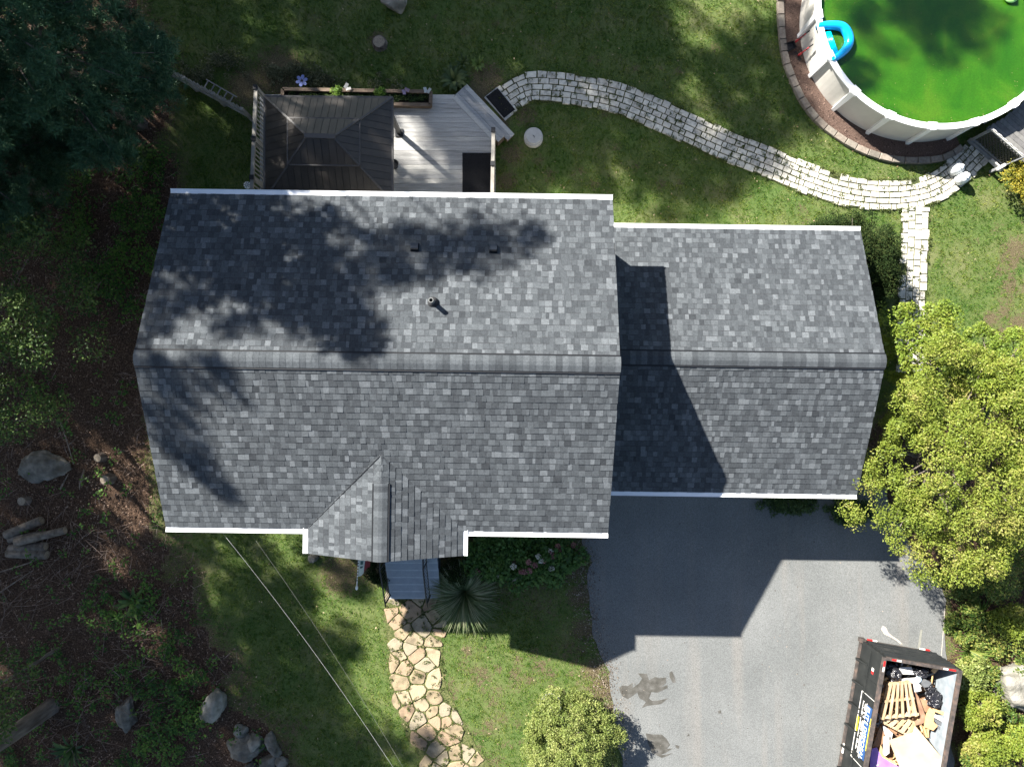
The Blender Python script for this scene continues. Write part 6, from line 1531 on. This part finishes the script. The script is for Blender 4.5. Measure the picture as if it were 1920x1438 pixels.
r = np.random.default_rng(98); Cs = np.array([at3(a_ + r.normal() * 16, b_ + r.normal() * 9, .1) for a_, b_ in ((520, 135),) * 30 + ((600, 150),) * 50 + ((560, 130),) * 30 + ((725, 158),) * 14 + ((420, 110),) * 40 + ((365, 140),) * 40]); V, F = leaf_clumps(Cs, r.uniform(.05, .16, len(Cs)), 45, .055, r, .45, .5); np_mesh("border_plants", V, F, leafm("border_leaf", (.05, .06, .025), (.11, .12, .055), (.2, .2, .11)), kind="stuff", label="ragged low plants along the garden border by the deck")

# --- pines and woodland trees
M_pine = leafm("pine_needle", (.016, .046, .021), (.036, .09, .042), (.068, .145, .07), trans=.15, island=.35)
def needle_fans(C, Dm, r, per=18, L=.15, wdt=.017):
    k = len(C); ix = np.repeat(np.arange(k), per); D = Dm[ix] * .7 + rand_dirs(len(ix), r) * .85 + np.array([0, 0, .15]); Nn = rand_dirs(len(ix), r) + np.array([0, 0, .8])
    return leaf_quads(C[ix] + rand_dirs(len(ix), r) * .03, D, Nn, L * r.uniform(.7, 1.2, len(ix)), np.full(len(ix), wdt))
def pine(label, base, H, z0, rmax, seed, nw=15, dens=1.0, group="pines in the wood", lean=(0, 0)):
    t = thing("pine_tree", label, "tree", base, 0, group); r = np.random.default_rng(seed); mb = MB(); b = Vector(base); top = b + Vector((lean[0], lean[1], H))
    mb.tube([b - Vector((0, 0, .2)), b, b.lerp(top, .5), top], [.3, .24, .15, .03], 10); tips, dirs = [], []
    for i in range(nw):
        u = i / (nw - 1); z = z0 + (H - z0) * u; Rb = rmax * (1 - u) ** .75 * (.55 + .45 * min(1, u * 5)) + .25; nb = 6 if u < .8 else 4; a0 = r.uniform(0, 6.28); c = b.lerp(top, z / H)
        for k in range(nb):
            a = a0 + k * 2 * math.pi / nb + r.uniform(-.25, .25); L = Rb * r.uniform(.75, 1.1); d = Vector((math.cos(a), math.sin(a), r.uniform(.0, .25))); s_ = Vector((-d.y, d.x, 0))
            mb.tube([c, c + d * L * .55, c + d * L + Vector((0, 0, .1))], [.045 * (1 - u * .6), .025, .008], 5)
            for j in range(int((3 + 8 * L) * dens)):
                q = r.uniform(.25, 1.02); off = r.normal() * .30 * L * (1.15 - q) + r.normal() * .16; p = c + d * L * q + s_ * off + Vector((0, 0, r.normal() * .1)); tips.append(p); e = d * .6 + s_ * np.sign(off) * .5; dirs.append(e)
    mb.build("trunk", M_bark, t, smooth=True); C, Dm = np.array([tuple(p) for p in tips]), np.array([tuple(e) for e in dirs]); idx = np.repeat(np.arange(len(C)), 11); C2 = C[idx] + r.normal(size=(len(idx), 3)) * np.array([.13, .13, .06])
    V, F = needle_fans(C2, Dm[idx], r); np_mesh("crown", V, F, M_pine, t); return t
def copy_tree(src, loc, rz, sc, label, group):
    o = src.copy(); COL.objects.link(o); o.location = loc; o.rotation_euler = (0, 0, rz); o.scale = (sc, sc, sc); o["label"] = label; o["group"] = group
    for ch in list(src.children):
        c = ch.copy(); COL.objects.link(c); c.parent = o
    return o
b0_ = W(297, 262)
pine1 = pine("tall dark pine whose shadowed crown fills the photo's top corner beside the fence", (b0_.x - .6, b0_.y + .5, 0), 15.5, 2.2, 3.7, 201, 17, 1.15)
pine2 = pine("second dark pine deeper in the wood behind the tall pine", (-14.6, 6.0, 0), 13, 1.6, 3.2, 202, 14, 1.0)
M_wood = leafm("woodland_leaf", (.022, .05, .012), (.05, .095, .02), (.10, .15, .035), trans=.3)
leafy("woodland_tree", "leafy tree at the photo's edge with sunlit leaves left of the house ridge", "tree", (-16.6, .9, 0), (-13.5, 1.5, 4.0), (2.2, 2.3, 2.2), 115, 260, .08, M_wood, 211, .16, .5, jit=.2, ruf=.4)
lb_ = W(95, 1325)
lt_ = leafy("woodland_tree", "tree with a thick grey trunk leaning out at the photo's bottom corner", "tree", (lb_.x, lb_.y, 0), (lb_.x - .3, lb_.y + .2, 11), (3.0, 3.0, 3.4), 110, 110, .16, M_wood, 212, .25, .65, jit=.2)
leafy("woodland_sapling", "green sapling with sunlit leaves above the thick trunk", "sapling", (-14.2, -8.3, 0), (-14.0, -8.2, 3.0), (1.2, 1.2, 1.0), 34, 110, .09, M_wood, 213, .05, .36)
M_wood2 = leafm("canopy_leaf", (.03, .06, .012), (.06, .10, .02), (.10, .14, .03), trans=.25)
far0 = leafy("canopy_tree", "tall leafy tree of the wood standing beyond the photo and shading the yard", "tree", (0, 0, 0), (0, 0, 0), (3.0, 3.0, 2.4), 80, 110, .26, M_wood2, 221, 0, .75, "canopy trees beyond the frame", jit=.22, low=-.7)
limb_mesh('trunk', far0, (0, 0, 0), (0, 0, 1), .022, [], 5)
for k, (px_t, py_t, zt_, zc_, s_) in enumerate(SHADE_CASTERS):  # one added tree per shade patch, crown scaled apart from its trunk
    p = W(px_t, py_t, zt_); loc = (p.x - .946 * (zc_ - zt_), p.y + .821 * (zc_ - zt_), 0)
    if abs(loc[0]) < 16.4 and loc[1] < 12.4: print("CANOPY BASE IN FRAME", k, loc)
    o = far0 if k == 0 else copy_tree(far0, loc, 0, 1, far0["label"], far0["group"])
    o.location = loc; o.rotation_euler = (0, 0, k * 1.3)
    for ch in o.children:
        if ch.name.startswith('crown'): ch.location = (0, 0, zc_); ch.scale = (s_, s_, s_)
        else: ch.scale = (3 + 6 * s_, 3 + 6 * s_, zc_)
